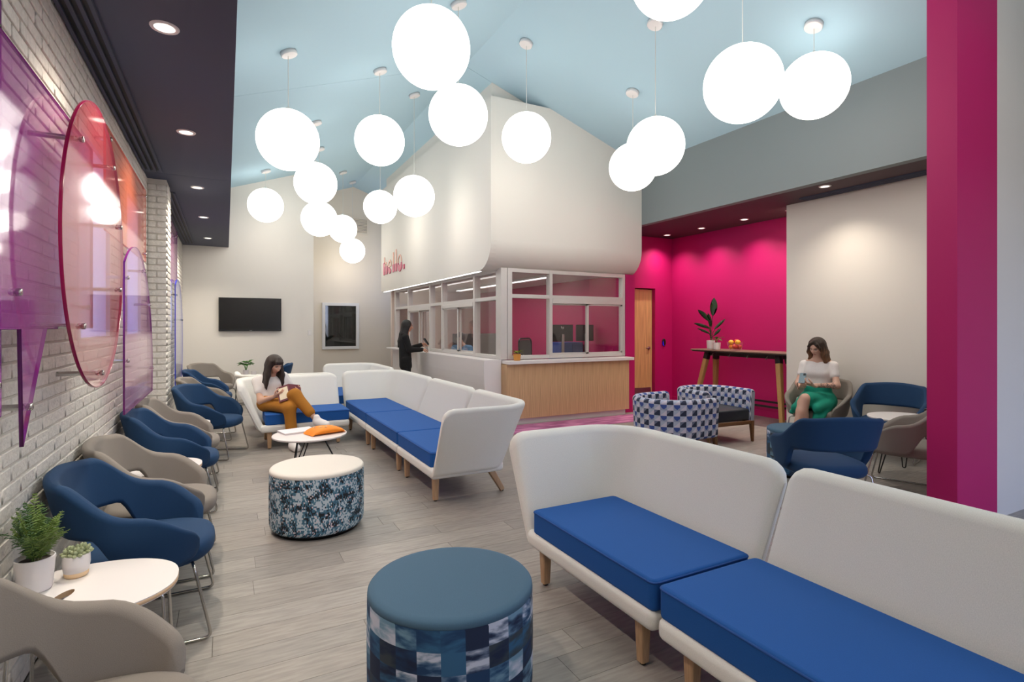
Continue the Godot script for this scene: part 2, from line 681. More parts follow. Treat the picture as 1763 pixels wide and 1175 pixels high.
	mat("hair brown", Color(1, 1, 1), 0.55, hv)
	mat("cloth white", rgb8(232, 226, 224), 0.85, {"albedo_texture": weave, "uv1_triplanar": true, "uv1_scale": Vector3(6, 6, 6)})
	mat("cloth mustard", rgb8(178, 116, 34), 0.9, {"albedo_texture": weave, "uv1_triplanar": true, "uv1_scale": Vector3(6, 6, 6)})
	mat("cloth teal", rgb8(0, 148, 122), 0.85, {"albedo_texture": weave, "uv1_triplanar": true, "uv1_scale": Vector3(6, 6, 6)})
	mat("cloth black", rgb8(18, 18, 19), 0.9)
	mat("cloth sky", rgb8(120, 165, 205), 0.9)
	mat("shoe white", rgb8(230, 226, 224), 0.6)
	mat("book cover", rgb8(96, 22, 38), 0.55)
	mat("paper", rgb8(226, 212, 186), 0.8)
	mat("paper white", rgb8(226, 222, 226), 0.7)
	mat("orange bag", rgb8(246, 140, 20), 0.6)
	mat("bag print", rgb8(250, 226, 190), 0.6)
	mat("fruit yellow", rgb8(236, 176, 48), 0.4)
	mat("fruit red", rgb8(196, 44, 30), 0.35)
	mat("fruit orange", rgb8(236, 130, 30), 0.45)
	mat("phone", rgb8(120, 140, 150), 0.3)
	mat("hello blue light", rgb8(40, 40, 230), 0.3, {"emission_enabled": true, "emission": Color(0.1, 0.1, 1.0), "emission_energy_multiplier": 0.6})
	pattern_textures()

func pattern_textures() -> void:
	# hexagon camouflage print
	var pal := [rgb8(66, 108, 132), rgb8(98, 138, 158), rgb8(196, 208, 216), rgb8(30, 32, 38), rgb8(222, 206, 210)]
	var nz := FastNoiseLite.new()
	nz.seed = 4
	nz.frequency = 0.05
	var r := RandomNumberGenerator.new()
	r.seed = 12
	var w := 1024
	var h := 256
	var im := Image.create(w, h, false, Image.FORMAT_RGB8)
	im.fill(pal[0])
	var cols := 128
	for j in 38:
		for i in cols:
			var cx := (i + (0.5 if j % 2 else 0.0)) * w / float(cols)
			var cy := (j + 0.5) * h / 37.0
			var f := nz.get_noise_2d(i * 1.6, j * 2.2) + r.randf_range(-0.42, 0.42)
			var col: Color = pal[0]
			if f > 0.36: col = pal[2]
			elif f > 0.1: col = pal[1] if r.randf() < 0.5 else pal[2]
			elif f < -0.32: col = pal[3]
			elif f < -0.2: col = pal[4] if r.randf() < 0.4 else pal[0]
			for y in range(int(cy) - 4, int(cy) + 5):
				for x in range(int(cx) - 5, int(cx) + 6):
					if y >= 0 and y < h and absf(x - cx) * 0.5 + absf(y - cy) * 0.87 < 4.4 and absf(x - cx) < 4.4:
						im.set_pixel(posmod(x, w), y, col)
	mat("print hexagons", Color(1, 1, 1), 0.8, {"albedo_texture": ImageTexture.create_from_image(im)})
	# painted squares print
	var deep := [rgb8(14, 34, 66), rgb8(18, 58, 98), rgb8(46, 96, 134), rgb8(112, 150, 176), rgb8(200, 206, 222), rgb8(52, 62, 72)]
	var n2 := FastNoiseLite.new()
	n2.seed = 9
	n2.frequency = 0.03
	w = 1152
	h = 240
	im = Image.create(w, h, false, Image.FORMAT_RGB8)
	for j in 5:
		for i in 24:
			var a: Color = deep[r.randi() % 6]
			var b: Color = deep[r.randi() % 6]
			var o := Vector2(r.randf() * 900, r.randf() * 900)
			var slope := r.randf_range(-0.25, 0.25)
			for y in 48:
				for x in 48:
					var t := clampf(0.5 + 1.5 * n2.get_noise_2d(o.x + x * 0.35, o.y + y + x * slope) + (y - 24) / 80.0, 0, 1)
					im.set_pixel(i * 48 + x, j * 48 + y, a.lerp(b, t))
	mat("print squares", Color(1, 1, 1), 0.75, {"albedo_texture": ImageTexture.create_from_image(im)})
	# quarter circle check of the armchairs
	var c1 := [rgb8(206, 200, 212), rgb8(150, 158, 182), rgb8(58, 82, 150), rgb8(40, 48, 70), rgb8(176, 184, 202)]
	im = Image.create(128, 128, false, Image.FORMAT_RGB8)
	for y in 128:
		for x in 128:
			var q := Vector2i(x / 64, y / 64)
			var p := Vector2((x % 64) / 64.0, (y % 64) / 64.0)
			var col: Color
			if (q.x + q.y) % 2 == 0:
				col = c1[0] if p.x + p.y < 1.0 else c1[4]
			elif q.y == 0:
				col = c1[2] if p.distance_to(Vector2(0, 1)) < 0.95 and p.x + p.y > 0.55 else c1[1]
			else:
				col = c1[3] if p.x + p.y < 1.25 else c1[1].lerp(c1[3], 0.4)
			im.set_pixel(x, y, col)
	mat("print quarter circles", Color(1, 1, 1), 0.85, {"albedo_texture": ImageTexture.create_from_image(im), "uv1_scale": Vector3(8, 8, 1)})

# ---------------------------------------------------------------- room shell
func room() -> void:
	var near := -2.6
	# floor under the planks, and ceilings
	struct("floor", span(-1.1, 8.3, -0.2, -0.006, near - 0.2, DB + 0.3), M["floor base"])
	var mb := MB.new()
	for s in [[near, 7.455], [7.463, DB + 0.3]]:
		var l: float = s[1] - s[0]
		var o := P(0, 0, (s[0] + s[1]) / 2)
		mb.slab(PackedVector2Array([Vector2(-0.1, roof(-0.1)), Vector2(3.14, 5.38), Vector2(3.14, 5.56), Vector2(-0.1, roof(-0.1) + 0.18)]), l, 0, Transform3D(Basis(), o), 0, true)
		mb.slab(PackedVector2Array([Vector2(3.14, 5.38), Vector2(XF + 0.15, roof(XF + 0.15)), Vector2(XF + 0.15, roof(XF + 0.15) + 0.18), Vector2(3.14, 5.56)]), l, 0, Transform3D(Basis(), o), 0, true)
	for sx in [-1.0, 1.0]:  # cover over the joint, added to keep sky light out of the gap
		mb.slab(PackedVector2Array([Vector2(3.14, 5.5), Vector2(3.14 + sx * 3.3, 5.5 - 3.3 * 0.349), Vector2(3.14 + sx * 3.3, 5.62 - 3.3 * 0.349), Vector2(3.14, 5.62)]), 0.4, 0, Transform3D(Basis(), P(0, 0, 7.459)), 0, true)
	struct("ceiling", mb, M["paint sky blue"])
	# left soffit with its panel joint, and its upstand
	mb = MB.new()
	for s in [[near, 6.72], [6.726, DT + 0.1]]:
		mb.box(P((XW - 0.3 + 0.05) / 2, HL + 0.06, (s[0] + s[1]) / 2), Vector3(0.05 - XW + 0.3, 0.12, s[1] - s[0]))
	mb.box(P(0.0, (HL + 4.5) / 2 + 0.03, (near + DT) / 2), Vector3(0.1, 4.5 - HL - 0.06, DT - near))
	mb.box(P(-0.5, HL + 0.16, (near + DT) / 2), Vector3(1.1, 0.06, DT - near))
	struct("ceiling_left", mb, M["paint charcoal"])
	# right soffit and grey fascia
	mb = MB.new()
	mb.box(P(XF + 1.12, HR + 0.06, (near + 8.4) / 2), Vector3(2.0, 0.12, 8.4 - near))
	struct("ceiling_right", mb, M["paint plum"])
	struct("wall_fascia", span(XF, XF + 0.12, HR, 4.5, near, 8.4), M["paint grey"])
	# back walls
	mb = span(XW - 0.3, 1.68, 0, 5.1, DT, DT + 0.15)
	mb.box(P(1.61, 2.6, (DT + DB) / 2 + 0.07), Vector3(0.14, 5.2, DB - DT - 0.15))
	struct("wall_back", mb, M["paint white"])
	struct("wall_beyond", span(1.5, 8.2, 0, 5.6, DB, DB + 0.15), M["paint cream"])
	struct("wall_passage", span(6.3, 6.42, 0, 5.0, 13.62, DB), M["paint cream"])
	# wall behind the camera, alcove walls, the magenta fin and the white wall beside it
	mb = span(XW - 0.3, 3.37, 0, 5.6, near - 0.2, near)
	mb.box(P((6.4 + 8.2) / 2, 2.8, near - 0.1), Vector3(1.8, 5.6, 0.2))
	mb.box(P(4.885, 0.2, near - 0.1), Vector3(3.03, 0.4, 0.2))
	mb.box(P(4.885, (2.9 + 5.6) / 2, near - 0.1), Vector3(3.03, 2.7, 0.2))
	struct("wall_near", mb, M["paint white"])
	var wn := Node3D.new()
	wn.name = "window_7"  # unseen window, added behind the camera as fill light for the near area
	add_child(wn)
	wn.set_meta("kind", "structure")
	for k in 3:
		obj("mullion", mbox(P(3.4 + k * 1.485, 1.65, near - 0.1), Vector3(0.06, 2.5, 0.1)), M["aluminium"], wn)
		if k < 2:
			obj("pane", mbox(P(4.1425 + k * 1.485, 1.65, near - 0.1), Vector3(1.42, 2.5, 0.01)), M["glass"], wn)
	struct("wall_alcove", span(7.16, 8.2, 0, HR, near, 5.07), M["paint white alcove"])
	struct("wall_magenta_right", span(7.9, 8.2, 0, HR, 5.07, 8.3), M["paint magenta"])
	mb = MB.new()
	mb.box(P((XF - 0.1 + 6.5) / 2, HR / 2, 8.2), Vector3(6.5 - XF + 0.1, HR, 0.2))
	mb.box(P((7.455 + 7.95) / 2, HR / 2, 8.2), Vector3(7.95 - 7.455, HR, 0.2))
	mb.box(P((6.5 + 7.455) / 2, (2.24 + HR) / 2, 8.2), Vector3(7.455 - 6.5, HR - 2.24, 0.2))
	struct("wall_magenta_door", mb, M["paint magenta"])
	struct("sky_block_behind_door", span(6.34, 7.95, 0, HR, 8.34, 8.42), M["paint magenta"])  # unseen backing, added to stop sky light leaking in above the door
	struct("wall_fin", span(4.6, 5.21, 0, 5.2, 1.93, 2.12), M["paint magenta"])
	struct("wall_right", span(5.21, 7.3, 0, 5.0, 1.97, 2.12), M["paint white alcove"])
	# door with lever handle and kick plate
	var d := obj("door_1", rbox(P(6.98, 1.115, 8.2), Vector3(0.93, 2.21, 0.045), 0.004, 0.003), M["wood door"])
	d.set_meta("kind", "structure")
	obj("kick_plate", rbox(P(6.98, 0.17, 8.174), Vector3(0.86, 0.26, 0.004), 0.002, 0.001), M["steel"], d)
	mb = MB.new()
	mb.lathe([Vector2(0, 0), Vector2(0.03, 0), Vector2(0.03, 0.008), Vector2(0, 0.01)], 16, Transform3D(Basis(Vector3.RIGHT, PI / 2), P(7.36, 1.07, 8.176)))
	mb.tube(round_path([P(7.36, 1.07, 8.17), P(7.36, 1.07, 8.12), P(7.24, 1.07, 8.12)], 0.02), 0.01)
	obj("handle", mb, M["steel"], d)
	# skirting
	struct("baseboard_back", span(XW, 1.68, 0, 0.1, DT - 0.012, DT), M["white trim"])
	struct("baseboard_alcove", span(7.148, 7.16, 0, 0.1, 2.12, 5.07), M["white trim"])
	struct("baseboard_magenta", span(7.888, 7.9, 0, 0.1, 5.07, 8.1), M["paint magenta"])
	mb = span(6.42, 6.5, 0, 0.1, 8.088, 8.1)
	mb.box(P(7.67, 0.05, 8.094), Vector3(0.44, 0.1, 0.012))
	struct("baseboard_door", mb, M["paint magenta"])

# ---------------------------------------------------------------- painted brick wall
const OPEN := [[3.9, 4.89], [5.59, 6.5], [8.95, 9.95]]
const SILL := 1.38
const HEAD := 2.70

func seen_from_camera(p: Vector3) -> float:
	# distance along the view when the point is in frame, else a large number
	var th := deg_to_rad(27.83)
	var fw := p.x * sin(th) - p.z * cos(th)
	if fw < 0.3:
		return 1e6
	var a := (p.x * cos(th) + p.z * sin(th)) / fw * 933 + 881.5
	var b := 562 - (p.y - 1.5) / fw * 933
	return fw if a > -40 and a < 1800 and b > -40 and b < 1215 else 1e5 + fw

func brick_mesh() -> ArrayMesh:
	# unit brick in local xy, proud along z, with rounded arrises
	var mb := MB.new()
	mb.slab(rect(1.0, 1.0, 0.03, 1), 1.0, 0.0, Transform3D(Basis(), Vector3.ZERO), 0)
	return mb.mesh()

func one_brick(mb: MB, xf: Transform3D, l: float, h: float, proud: float) -> void:
	mb.slab(PackedVector2Array([Vector2(-l / 2, -h / 2), Vector2(l / 2, -h / 2), Vector2(l / 2, h / 2), Vector2(-l / 2, h / 2)]), proud * 2, 0.004, xf, 1)

func lay(parent: Node, runs: Array, parts: int) -> void:
	# runs: [transform, length, height]; nearest in view become parts, the rest one mesh
	var order := []
	for i in runs.size():
		order.append([seen_from_camera(runs[i][0].origin), i])
	order.sort_custom(func(a, b): return a[0] < b[0])
	var shared := {}
	var rest := MB.new()
	for k in order.size():
		var r: Array = runs[order[k][1]]
		if k < parts:
			var key := "%.3f_%.3f" % [r[1], r[2]]
			if not shared.has(key):
				var b := MB.new()
				one_brick(b, Transform3D(), r[1], r[2], 0.013)
				shared[key] = b.mesh()
			inst("brick", shared[key], M["brick"], parent, r[0])
		else:
			one_brick(rest, r[0], r[1], r[2], 0.013)
	if rest.v.size():
		var o := obj("brickwork", rest, M["brick"], parent)
		o.set_meta("kind", "stuff")

func brickwork() -> void:
	var mb := MB.new()
	var d0 := -2.6
	var x0 := XW - 0.3
	var back := XW - 0.009
	var put := func(a, b, lo, hi): mb.box(P((x0 + back) / 2, (lo + hi) / 2, (a + b) / 2), Vector3(back - x0, hi - lo, b - a))
	put.call(d0, DT, 0.0, SILL)
	put.call(d0, DT, HEAD, HL + 0.1)
	var a := d0
	for o in OPEN:
		put.call(a, o[0], SILL, HEAD)
		a = o[1]
	put.call(a, DT, SILL, HEAD)
	var wall := struct("wall_left", mb, M["mortar"])
	var runs := []
	var bl := 0.2032
	var j := 0
	var ch := 0.0677
	while j * ch < HL - 0.02:
		var y := (j + 0.5) * ch
		var d := 0.9 + (0.1016 if j % 2 else 0.0)
		while d < DT - 0.05:
			var s := d
			var e := minf(d + bl - 0.0095, DT)
			d += bl
			if y > SILL - 0.03 and y < HEAD + 0.03:
				for o in OPEN:
					if s < o[1] and e > o[0]:
						if s < o[0] - 0.03:
							e = o[0]
						elif e > o[1] + 0.03:
							s = o[1]
						else:
							s = e
			if e - s < 0.02 or (s > 7.0 and e < 7.42):
				continue
			var t := Transform3D(WALL.basis * Basis.from_euler(Vector3(rng.randf_range(-0.004, 0.004), rng.randf_range(-0.008, 0.008), rng.randf_range(-0.004, 0.004))), P(XW - 0.013 + rng.randf_range(-0.002, 0.002), y, (s + e) / 2))
			runs.append([t, snappedf(e - s, 0.001), ch - 0.0095])
		j += 1
	lay(wall, runs, 300)
	# projecting pier
	var pier := struct("wall_pier", span(XW - 0.02, -0.575, 0, HL, 7.01, 7.4), M["mortar"])
	runs = []
	for i in 45:
		var y := (i + 0.5) * ch
		if i % 2:
			runs.append([Transform3D(Basis(), P(-0.66, y, 7.012)), 0.17, ch - 0.0095])
			for k in 2:
				runs.append([Transform3D(WALL.basis, P(-0.577, y, 7.105 + k * 0.2)), 0.19, ch - 0.0095])
		else:
			runs.append([Transform3D(Basis(), P(-0.708, y, 7.012)), 0.075, ch - 0.0095])
			runs.append([Transform3D(Basis(), P(-0.617, y, 7.012)), 0.085, ch - 0.0095])
			for k in [[7.055, 0.09], [7.2, 0.18], [7.345, 0.09]]:
				runs.append([Transform3D(WALL.basis, P(-0.577, y, k[0])), k[1], ch - 0.0095])
	lay(pier, runs, 260)
	# windows in the brick wall: frame, sill, film-covered panes
	var n := 1
	for o in OPEN:
		var w := Node3D.new()
		w.name = "window_%d" % n
		n += 1
		add_child(w)
		w.set_meta("kind", "structure")
		var dm: float = (o[0] + o[1]) / 2
		var dl: float = o[1] - o[0]
		var f := MB.new()
		for s in [-1.0, 1.0]:
			f.box(P(-0.775, (SILL + HEAD) / 2, dm + s * (dl / 2 - 0.025)), Vector3(0.06, HEAD - SILL, 0.05))
			f.box(P(-0.775, (SILL + HEAD) / 2 + s * ((HEAD - SILL) / 2 - 0.025), dm), Vector3(0.06, 0.05, dl - 0.1))
		obj("window_frame", f, M["white trim"], w)
		obj("pane", mbox(P(-0.772, (SILL + HEAD) / 2, dm), Vector3(0.008, HEAD - SILL - 0.1, dl - 0.1)), M["window film"], w)
		obj("window_sill", mbox(P(-0.9, SILL + 0.01, dm), Vector3(0.18, 0.02, dl)), M["white trim"], w)

# ---------------------------------------------------------------- plank floor
func planks() -> void:
	var fl := get_node("floor")
	var pl := 1.22
	var pw := 0.182
	var order := []
	var row := 0
	var d := -1.2
	while d < DB:
		var x := XW - 0.02 - rng.randf() * pl
		while x < 7.9:
			var a := maxf(x, XW)
			var b := minf(x + pl, 7.9)
			x += pl
			if b - a < 0.05:
				continue
			var m := P((a + b) / 2, -0.003, d + pw / 2)
			order.append([seen_from_camera(m), m, snappedf(b - a - 0.002, 0.001), rng.randi() % 4])
		d += pw
		row += 1
	order.sort_custom(func(p, q): return p[0] < q[0])
	var shared := {}
	var rest := MB.new()
	for k in order.size():
		var r: Array = order[k]
		if k < 300:
			if not shared.has(r[2]):
				shared[r[2]] = mbox(Vector3.ZERO, Vector3(r[2], 0.006, pw - 0.002)).mesh()
			inst("plank", shared[r[2]], M["plank %d" % r[3]], fl, Transform3D(Basis(), r[1]))
		else:
			rest.col = M["plank %d" % r[3]].albedo_color.srgb_to_linear()
			rest.box(r[1], Vector3(r[2], 0.006, pw - 0.002))
	var o := obj("planking", rest, M["plank far"], fl)
	o.set_meta("kind", "stuff")

# ---------------------------------------------------------------- reception volume
func glazing(called: String, posts: Array, rails_y: Array, along: Callable, bays: Array) -> void:
	# along(s, y, off) gives a point; posts: [s0, s1]; bays: [s0, s1, sliding]
	var w := Node3D.new()
	w.name = called
	add_child(w)
	w.set_meta("kind", "structure")
	var bx := func(s0, s1, y0, y1, dep, m, nm, par):
		var a: Vector3 = along.call(s0, y0, -dep / 2)
		var b: Vector3 = along.call(s1, y1, dep / 2)
		return obj(nm, rbox((a + b) / 2, (a - b).abs(), 0.004, 0.003), m, par)
	var y0: float = rails_y[0]
	var y1: float = rails_y[1]
	var yt: float = rails_y[2]
	for p in posts:
		bx.call(p[0], p[1], y0, y1, 0.11, M["aluminium"], "mullion", w)
	for b in bays:
		bx.call(b[0], b[1], y1 - 0.06, y1, 0.1, M["aluminium"], "head_rail", w)
		bx.call(b[0], b[1], yt, yt + 0.06, 0.1, M["aluminium"], "transom", w)
		bx.call(b[0], b[1], y0, y0 + 0.055, 0.1, M["aluminium"], "sill_rail", w)
		bx.call(b[0], b[1], yt + 0.06, y1 - 0.06, 0.008, M["glass"], "pane", w)
		if not b[2]:
			bx.call(b[0], b[1], y0 + 0.055, yt, 0.008, M["glass"], "pane", w)
		else:
			bx.call(b[0], b[1], yt - 0.07, yt, 0.12, M["aluminium"], "track_header", w)
			var m: float = (b[0] + b[1]) / 2
			var k := 0
			for s in [[b[0], m + 0.03], [m - 0.03, b[1]]]:
				var sa := Node3D.new()
				sa.name = "sash"
				w.add_child(sa, true)
				var off := 0.03 if k == 0 else -0.03
				k += 1
				var fr := MB.new()
				var lo: float = minf(s[0], s[1])
				var hi: float = maxf(s[0], s[1])
				for q in [[lo, lo + 0.035, y0 + 0.055, yt - 0.07], [hi - 0.035, hi, y0 + 0.055, yt - 0.07], [lo, hi, y0 + 0.055, y0 + 0.08], [lo, hi, yt - 0.095, yt - 0.07]]:
					var a: Vector3 = along.call(q[0], q[2], off - 0.012)
					var c: Vector3 = along.call(q[1], q[3], off + 0.012)
					fr.box((a + c) / 2, (a - c).abs())
				obj("sash_frame", fr, M["aluminium"], sa)
				var a2: Vector3 = along.call(lo, y0 + 0.08, off - 0.003)
				var c2: Vector3 = along.call(hi, yt - 0.095, off + 0.003)
				obj("pane", mbox((a2 + c2) / 2, (a2 - c2).abs()), M["glass"], sa)

func reception() -> void:
	# white house-shaped volume with a rounded lower front edge
	var yb := 2.36
	var top := 4.91
	var r := 0.42
	var mb := MB.new()
	var out := PackedVector2Array()
	for k in 11:
		var a := PI / 2 * k / 10
		out.append(Vector2(BD + r - r * cos(a), yb + r - r * sin(a)))
	out.append(Vector2(13.6, yb))
	out.append(Vector2(13.6, top))
	out.append(Vector2(BD, top))
	mb.slab(out, 0.1, 0.0, at(WALL, Vector3(BX + 0.05, 0, 0)), 0, true)
	var rows := []
	for x in [BX + 0.1, 4.48, XF]:
		var row := PackedVector3Array()
		var ty: float = minf(top, roof(x) + 0.03)
		var t2: float = minf(top, roof(x) + 0.03)
		row.append(P(x, ty, BD))
		for k in 11:
			var a := PI / 2 * k / 10
			row.append(P(x, yb + r - r * sin(a), BD + r - r * cos(a)))
		row.append(P(x, yb, 7.75))
		row.append(P(x, yb + 0.1, 7.75))
		for k in 11:
			var a := PI / 2 * (10 - k) / 10
			row.append(P(x, yb + r - (r - 0.1) * sin(a), BD + r - (r - 0.1) * cos(a)))
		row.append(P(x, t2, BD + 0.1))
		rows.append(row)
	mb.patch(rows)
	mb.box(P((BX + 0.1 + XF) / 2, yb + 0.09, (7.75 + 13.6) / 2), Vector3(XF - BX - 0.1, 0.1, 13.6 - 7.75))
	mb.box(P((BX + 4.6) / 2, top - 0.03, (BD + 13.6) / 2 + 0.05), Vector3(4.6 - BX - 0.1, 0.06, 13.6 - BD - 0.2))
	struct("wall_reception", mb, M["paint white"])
	mb = MB.new()
	mb.box(P(3.62, 5.15, (7.46 + 13.6) / 2), Vector3(0.06, 0.6, 13.6 - 7.46))
	mb.box(P((3.65 + 4.7) / 2, 5.15, 7.49), Vector3(1.05, 0.6, 0.06))
	struct("wall_reception_upper", mb, M["paint white"])
	# rooms behind the glass
	struct("wall_reception_right", span(6.14, 6.34, 0, 2.4, 7.4, 13.6), M["paint magenta"])
	struct("wall_reception_back", span(3.7, 6.34, 0, 2.4, 13.5, 13.6), M["wall peach"])
	# glazing
	var y0 := 0.985
	glazing("window_4", [[7.42, 7.6], [8.415, 8.485], [9.965, 10.035], [10.665, 10.735], [12.185, 12.255], [13.26, 13.36]], [y0, 2.40, 1.91], func(s, y, o): return P(3.78 + o, y, s), [[7.6, 8.415, false], [8.485, 9.965, true], [10.035, 10.665, false], [10.735, 12.185, true], [12.255, 13.26, false]])
	glazing("window_5", [[3.84, 3.92], [4.6, 4.655], [6.085, 6.14]], [y0, 2.40, 1.94], func(s, y, o): return P(s, y, 7.47 + o), [[3.92, 4.6, false], [4.655, 6.085, true]])
	# counters
	var c := thing("reception_counter", "oak veneered reception counter with white top under the front window", "counter", P(4.9, 0, 7.3))
	obj("counter_panel", rbox(P(-0.004, 0.505, 0.05), Vector3(2.348, 0.83, 0.25), 0.006, 0.004), M["wood counter"], c)
	obj("toe_kick", mbox(P(0, 0.045, 0.08), Vector3(2.26, 0.09, 0.2)), M["laminate white"], c)
	obj("countertop", rbox(P(0.03, 0.95, 0.03), Vector3(2.4, 0.05, 0.34), 0.012, 0.005), M["laminate white"], c)
	c = thing("reception_counter", "white solid reception counter where the woman in black stands", "counter", P(3.6, 0, 10.2))
	mb = MB.new()
	var prof := PackedVector2Array()
	for k in 9:
		var t := k / 8.0
		prof.append(Vector2(-0.17 + 0.06 * sm(0.2, 1.0, t), 0.985 - 0.985 * t))
	prof.append(Vector2(0.12, 0.0))
	prof.append(Vector2(0.12, 0.985))
	mb.slab(prof, 3.2, 0.0, Transform3D(Basis(), P(0, 0, -1.2)), 0, true)
	obj("counter_front", mb, M["laminate white"], c)
	obj("counter_back_panel", mbox(P(0.08, 0.48, 1.7), Vector3(0.08, 0.96, 2.6)), M["laminate white"], c)
	obj("counter_shelf", rbox(P(0.0, 0.97, 1.7), Vector3(0.24, 0.03, 2.6), 0.01, 0.006), M["laminate white"], c)
	# light line under the overhang
	var led := thing("led_light_strip", "thin white light line under the edge of the white reception volume", "light", P(BX + 0.05, yb - 0.006, 10.6))
	obj("diffuser", mbox(Vector3.ZERO, Vector3(0.035, 0.012, 5.8)), M["led strip"], led)
	var al := AreaLight3D.new()
	al.name = "strip_light"
	al.area_size = Vector2(0.03, 5.8)
	al.light_energy = 0.25
	al.light_color = Color(1, 0.97, 0.95)
	al.shadow_enabled = true
	led.add_child(al)
	al.position = Vector3(0, -0.012, 0)
	al.rotation_degrees = Vector3(-90, 0, 0)
	# ceiling light in the office behind the glass
	var off := thing("linear_ceiling_light", "white linear ceiling light inside the glazed reception office", "light", P(5.0, 2.36, 10.2))
	obj("housing", mbox(Vector3(0, 0.03, 0), Vector3(0.12, 0.06, 4.2)), M["white trim"], off)
	obj("diffuser", mbox(Vector3(0, -0.004, 0), Vector3(0.1, 0.01, 4.16)), M["led strip"], off)
	al = AreaLight3D.new()
	al.name = "office_light"
	al.area_size = Vector2(0.1, 4.1)
	al.light_energy = 2.4
	al.light_color = Color(1, 0.95, 0.9)
	al.shadow_enabled = true
	off.add_child(al)
	al.position = Vector3(0, -0.02, 0)
	al.rotation_degrees = Vector3(-90, 0, 0)
	# pink carpet before the counter
	var cp := obj("carpet_runner", span(3.35, 6.3, 0.0, 0.006, 6.62, 7.2), M["carpet pink"])
	tag(cp, "pink streaked carpet strip on the floor before the oak counter", "carpet")
	hello()

func hello() -> void:
	# letters on the left face; s runs from the far end towards the camera
	var s := thing("wall_sign", "rose and peach lettering reading hello. on the white reception volume", "sign", P(BX, 2.76, 13.36))
	var xf := Transform3D(Vector3(0, 0, 1), Vector3(0, 1, 0), Vector3(-1, 0, 0), Vector3(-0.012, 0, 0))
	var put := func(nm: String, low: Array, high: Array):
		var l := Node3D.new()
		l.name = nm
		s.add_child(l, true)
		var a := MB.new()
		for q in low:
			a.slab(q, 0.014, 0.002, xf, 1, true)
		obj("lower_stroke", a, M["sign rose"], l)
		if high.size():
			var b := MB.new()
			for q in high:
				b.slab(q, 0.012, 0.002, xf, 1, true)
			obj("upper_stroke", b, M["sign peach"], l)
	var bar := func(x0, x1, y0, y1): return PackedVector2Array([Vector2(x0, y0), Vector2(x1, y0), Vector2(x1, y1), Vector2(x0, y1)])
	var arc := func(cx, cy, rx, ry, a0, a1, w0, w1):
		var p := []
		var w := []
		for k in 13:
			var t: float = k / 12.0
			var g: float = deg_to_rad(lerpf(a0, a1, t))
			p.append(Vector2(cx + cos(g) * rx, cy + sin(g) * ry))
			w.append(lerpf(w0, w1, sin(PI * t)))
		return ribbon(p, w)
	put.call("letter_h", [PackedVector2Array([Vector2(0, 0), Vector2(0.15, 0), Vector2(0.15, 0.2), Vector2(0.09, 0.31), Vector2(0, 0.28)]), bar.call(0.24, 0.38, 0, 0.2)], [bar.call(0.08, 0.14, 0.3, 0.43), arc.call(0.23, 0.19, 0.09, 0.1, 10, 175, 0.03, 0.04)])
	put.call("letter_e", [arc.call(0.6, 0.15, 0.11, 0.1, 175, 318, 0.07, 0.13)], [arc.call(0.6, 0.18, 0.12, 0.12, 0, 178, 0.03, 0.05), bar.call(0.5, 0.73, 0.155, 0.19)])
	put.call("letter_l", [bar.call(0.84, 0.97, 0, 0.18)], [bar.call(0.88, 0.94, 0.18, 0.46)])
	put.call("letter_l", [bar.call(1.06, 1.19, 0, 0.18)], [bar.call(1.1, 1.17, 0.18, 0.5)])
	put.call("letter_o", [arc.call(1.43, 0.16, 0.13, 0.12, 175, 365, 0.06, 0.15)], [arc.call(1.43, 0.18, 0.13, 0.16, 0, 180, 0.05, 0.03)])
	put.call("full_stop", [bar.call(1.68, 1.8, 0, 0.1)], [])

# ---------------------------------------------------------------- coloured acrylic panels
func panel(called: String, label: String, o: PackedVector2Array, x: float, m: String, edge: String, pins: Array) -> void:
	var t := thing(called, label, "wall panel", Vector3(x, 0, 0))
	var mb := MB.new()
	mb.slab(o, 0.012, 0.0, at(WALL, Vector3.ZERO), 0, true)
	obj("sheet", mb, M[m], t)
	# polished edge, a thin rim round the sheet
	var rim := MB.new()
	var pts := []
	for p in o:
		pts.append(P(0, p.y, p.x))
	var rows := []
	var k := pts.size()
	for i in k:
		var d: Vector3 = (pts[(i + 1) % k] - pts[(i + k - 1) % k]).normalized()
		var nn := d.cross(Vector3.RIGHT).normalized()
		rows.append(PackedVector3Array([pts[i] + nn * 0.0015 + Vector3(0.0065, 0, 0), pts[i] - nn * 0.0015 + Vector3(0.0065, 0, 0), pts[i] - nn * 0.0015 - Vector3(0.0065, 0, 0), pts[i] + nn * 0.0015 - Vector3(0.0065, 0, 0)]))
	rim.patch(rows, true, false, true, true)
	obj("polished_edge", rim, M[edge], t)
	for p in pins:
		var q := MB.new()
		var l: float = x - XW
		q.lathe([Vector2(0, -l), Vector2(0.012, -l), Vector2(0.012, -0.004), Vector2(0.006, -0.004), Vector2(0.006, 0.008), Vector2(0.014, 0.008), Vector2(0.014, 0.02), Vector2(0.011, 0.024), Vector2(0, 0.024)], 14, Transform3D(Basis(Vector3(0, 0, 1), -PI / 2), P(0, p[1], p[0])))
		obj("standoff", q, M["chrome"], t)

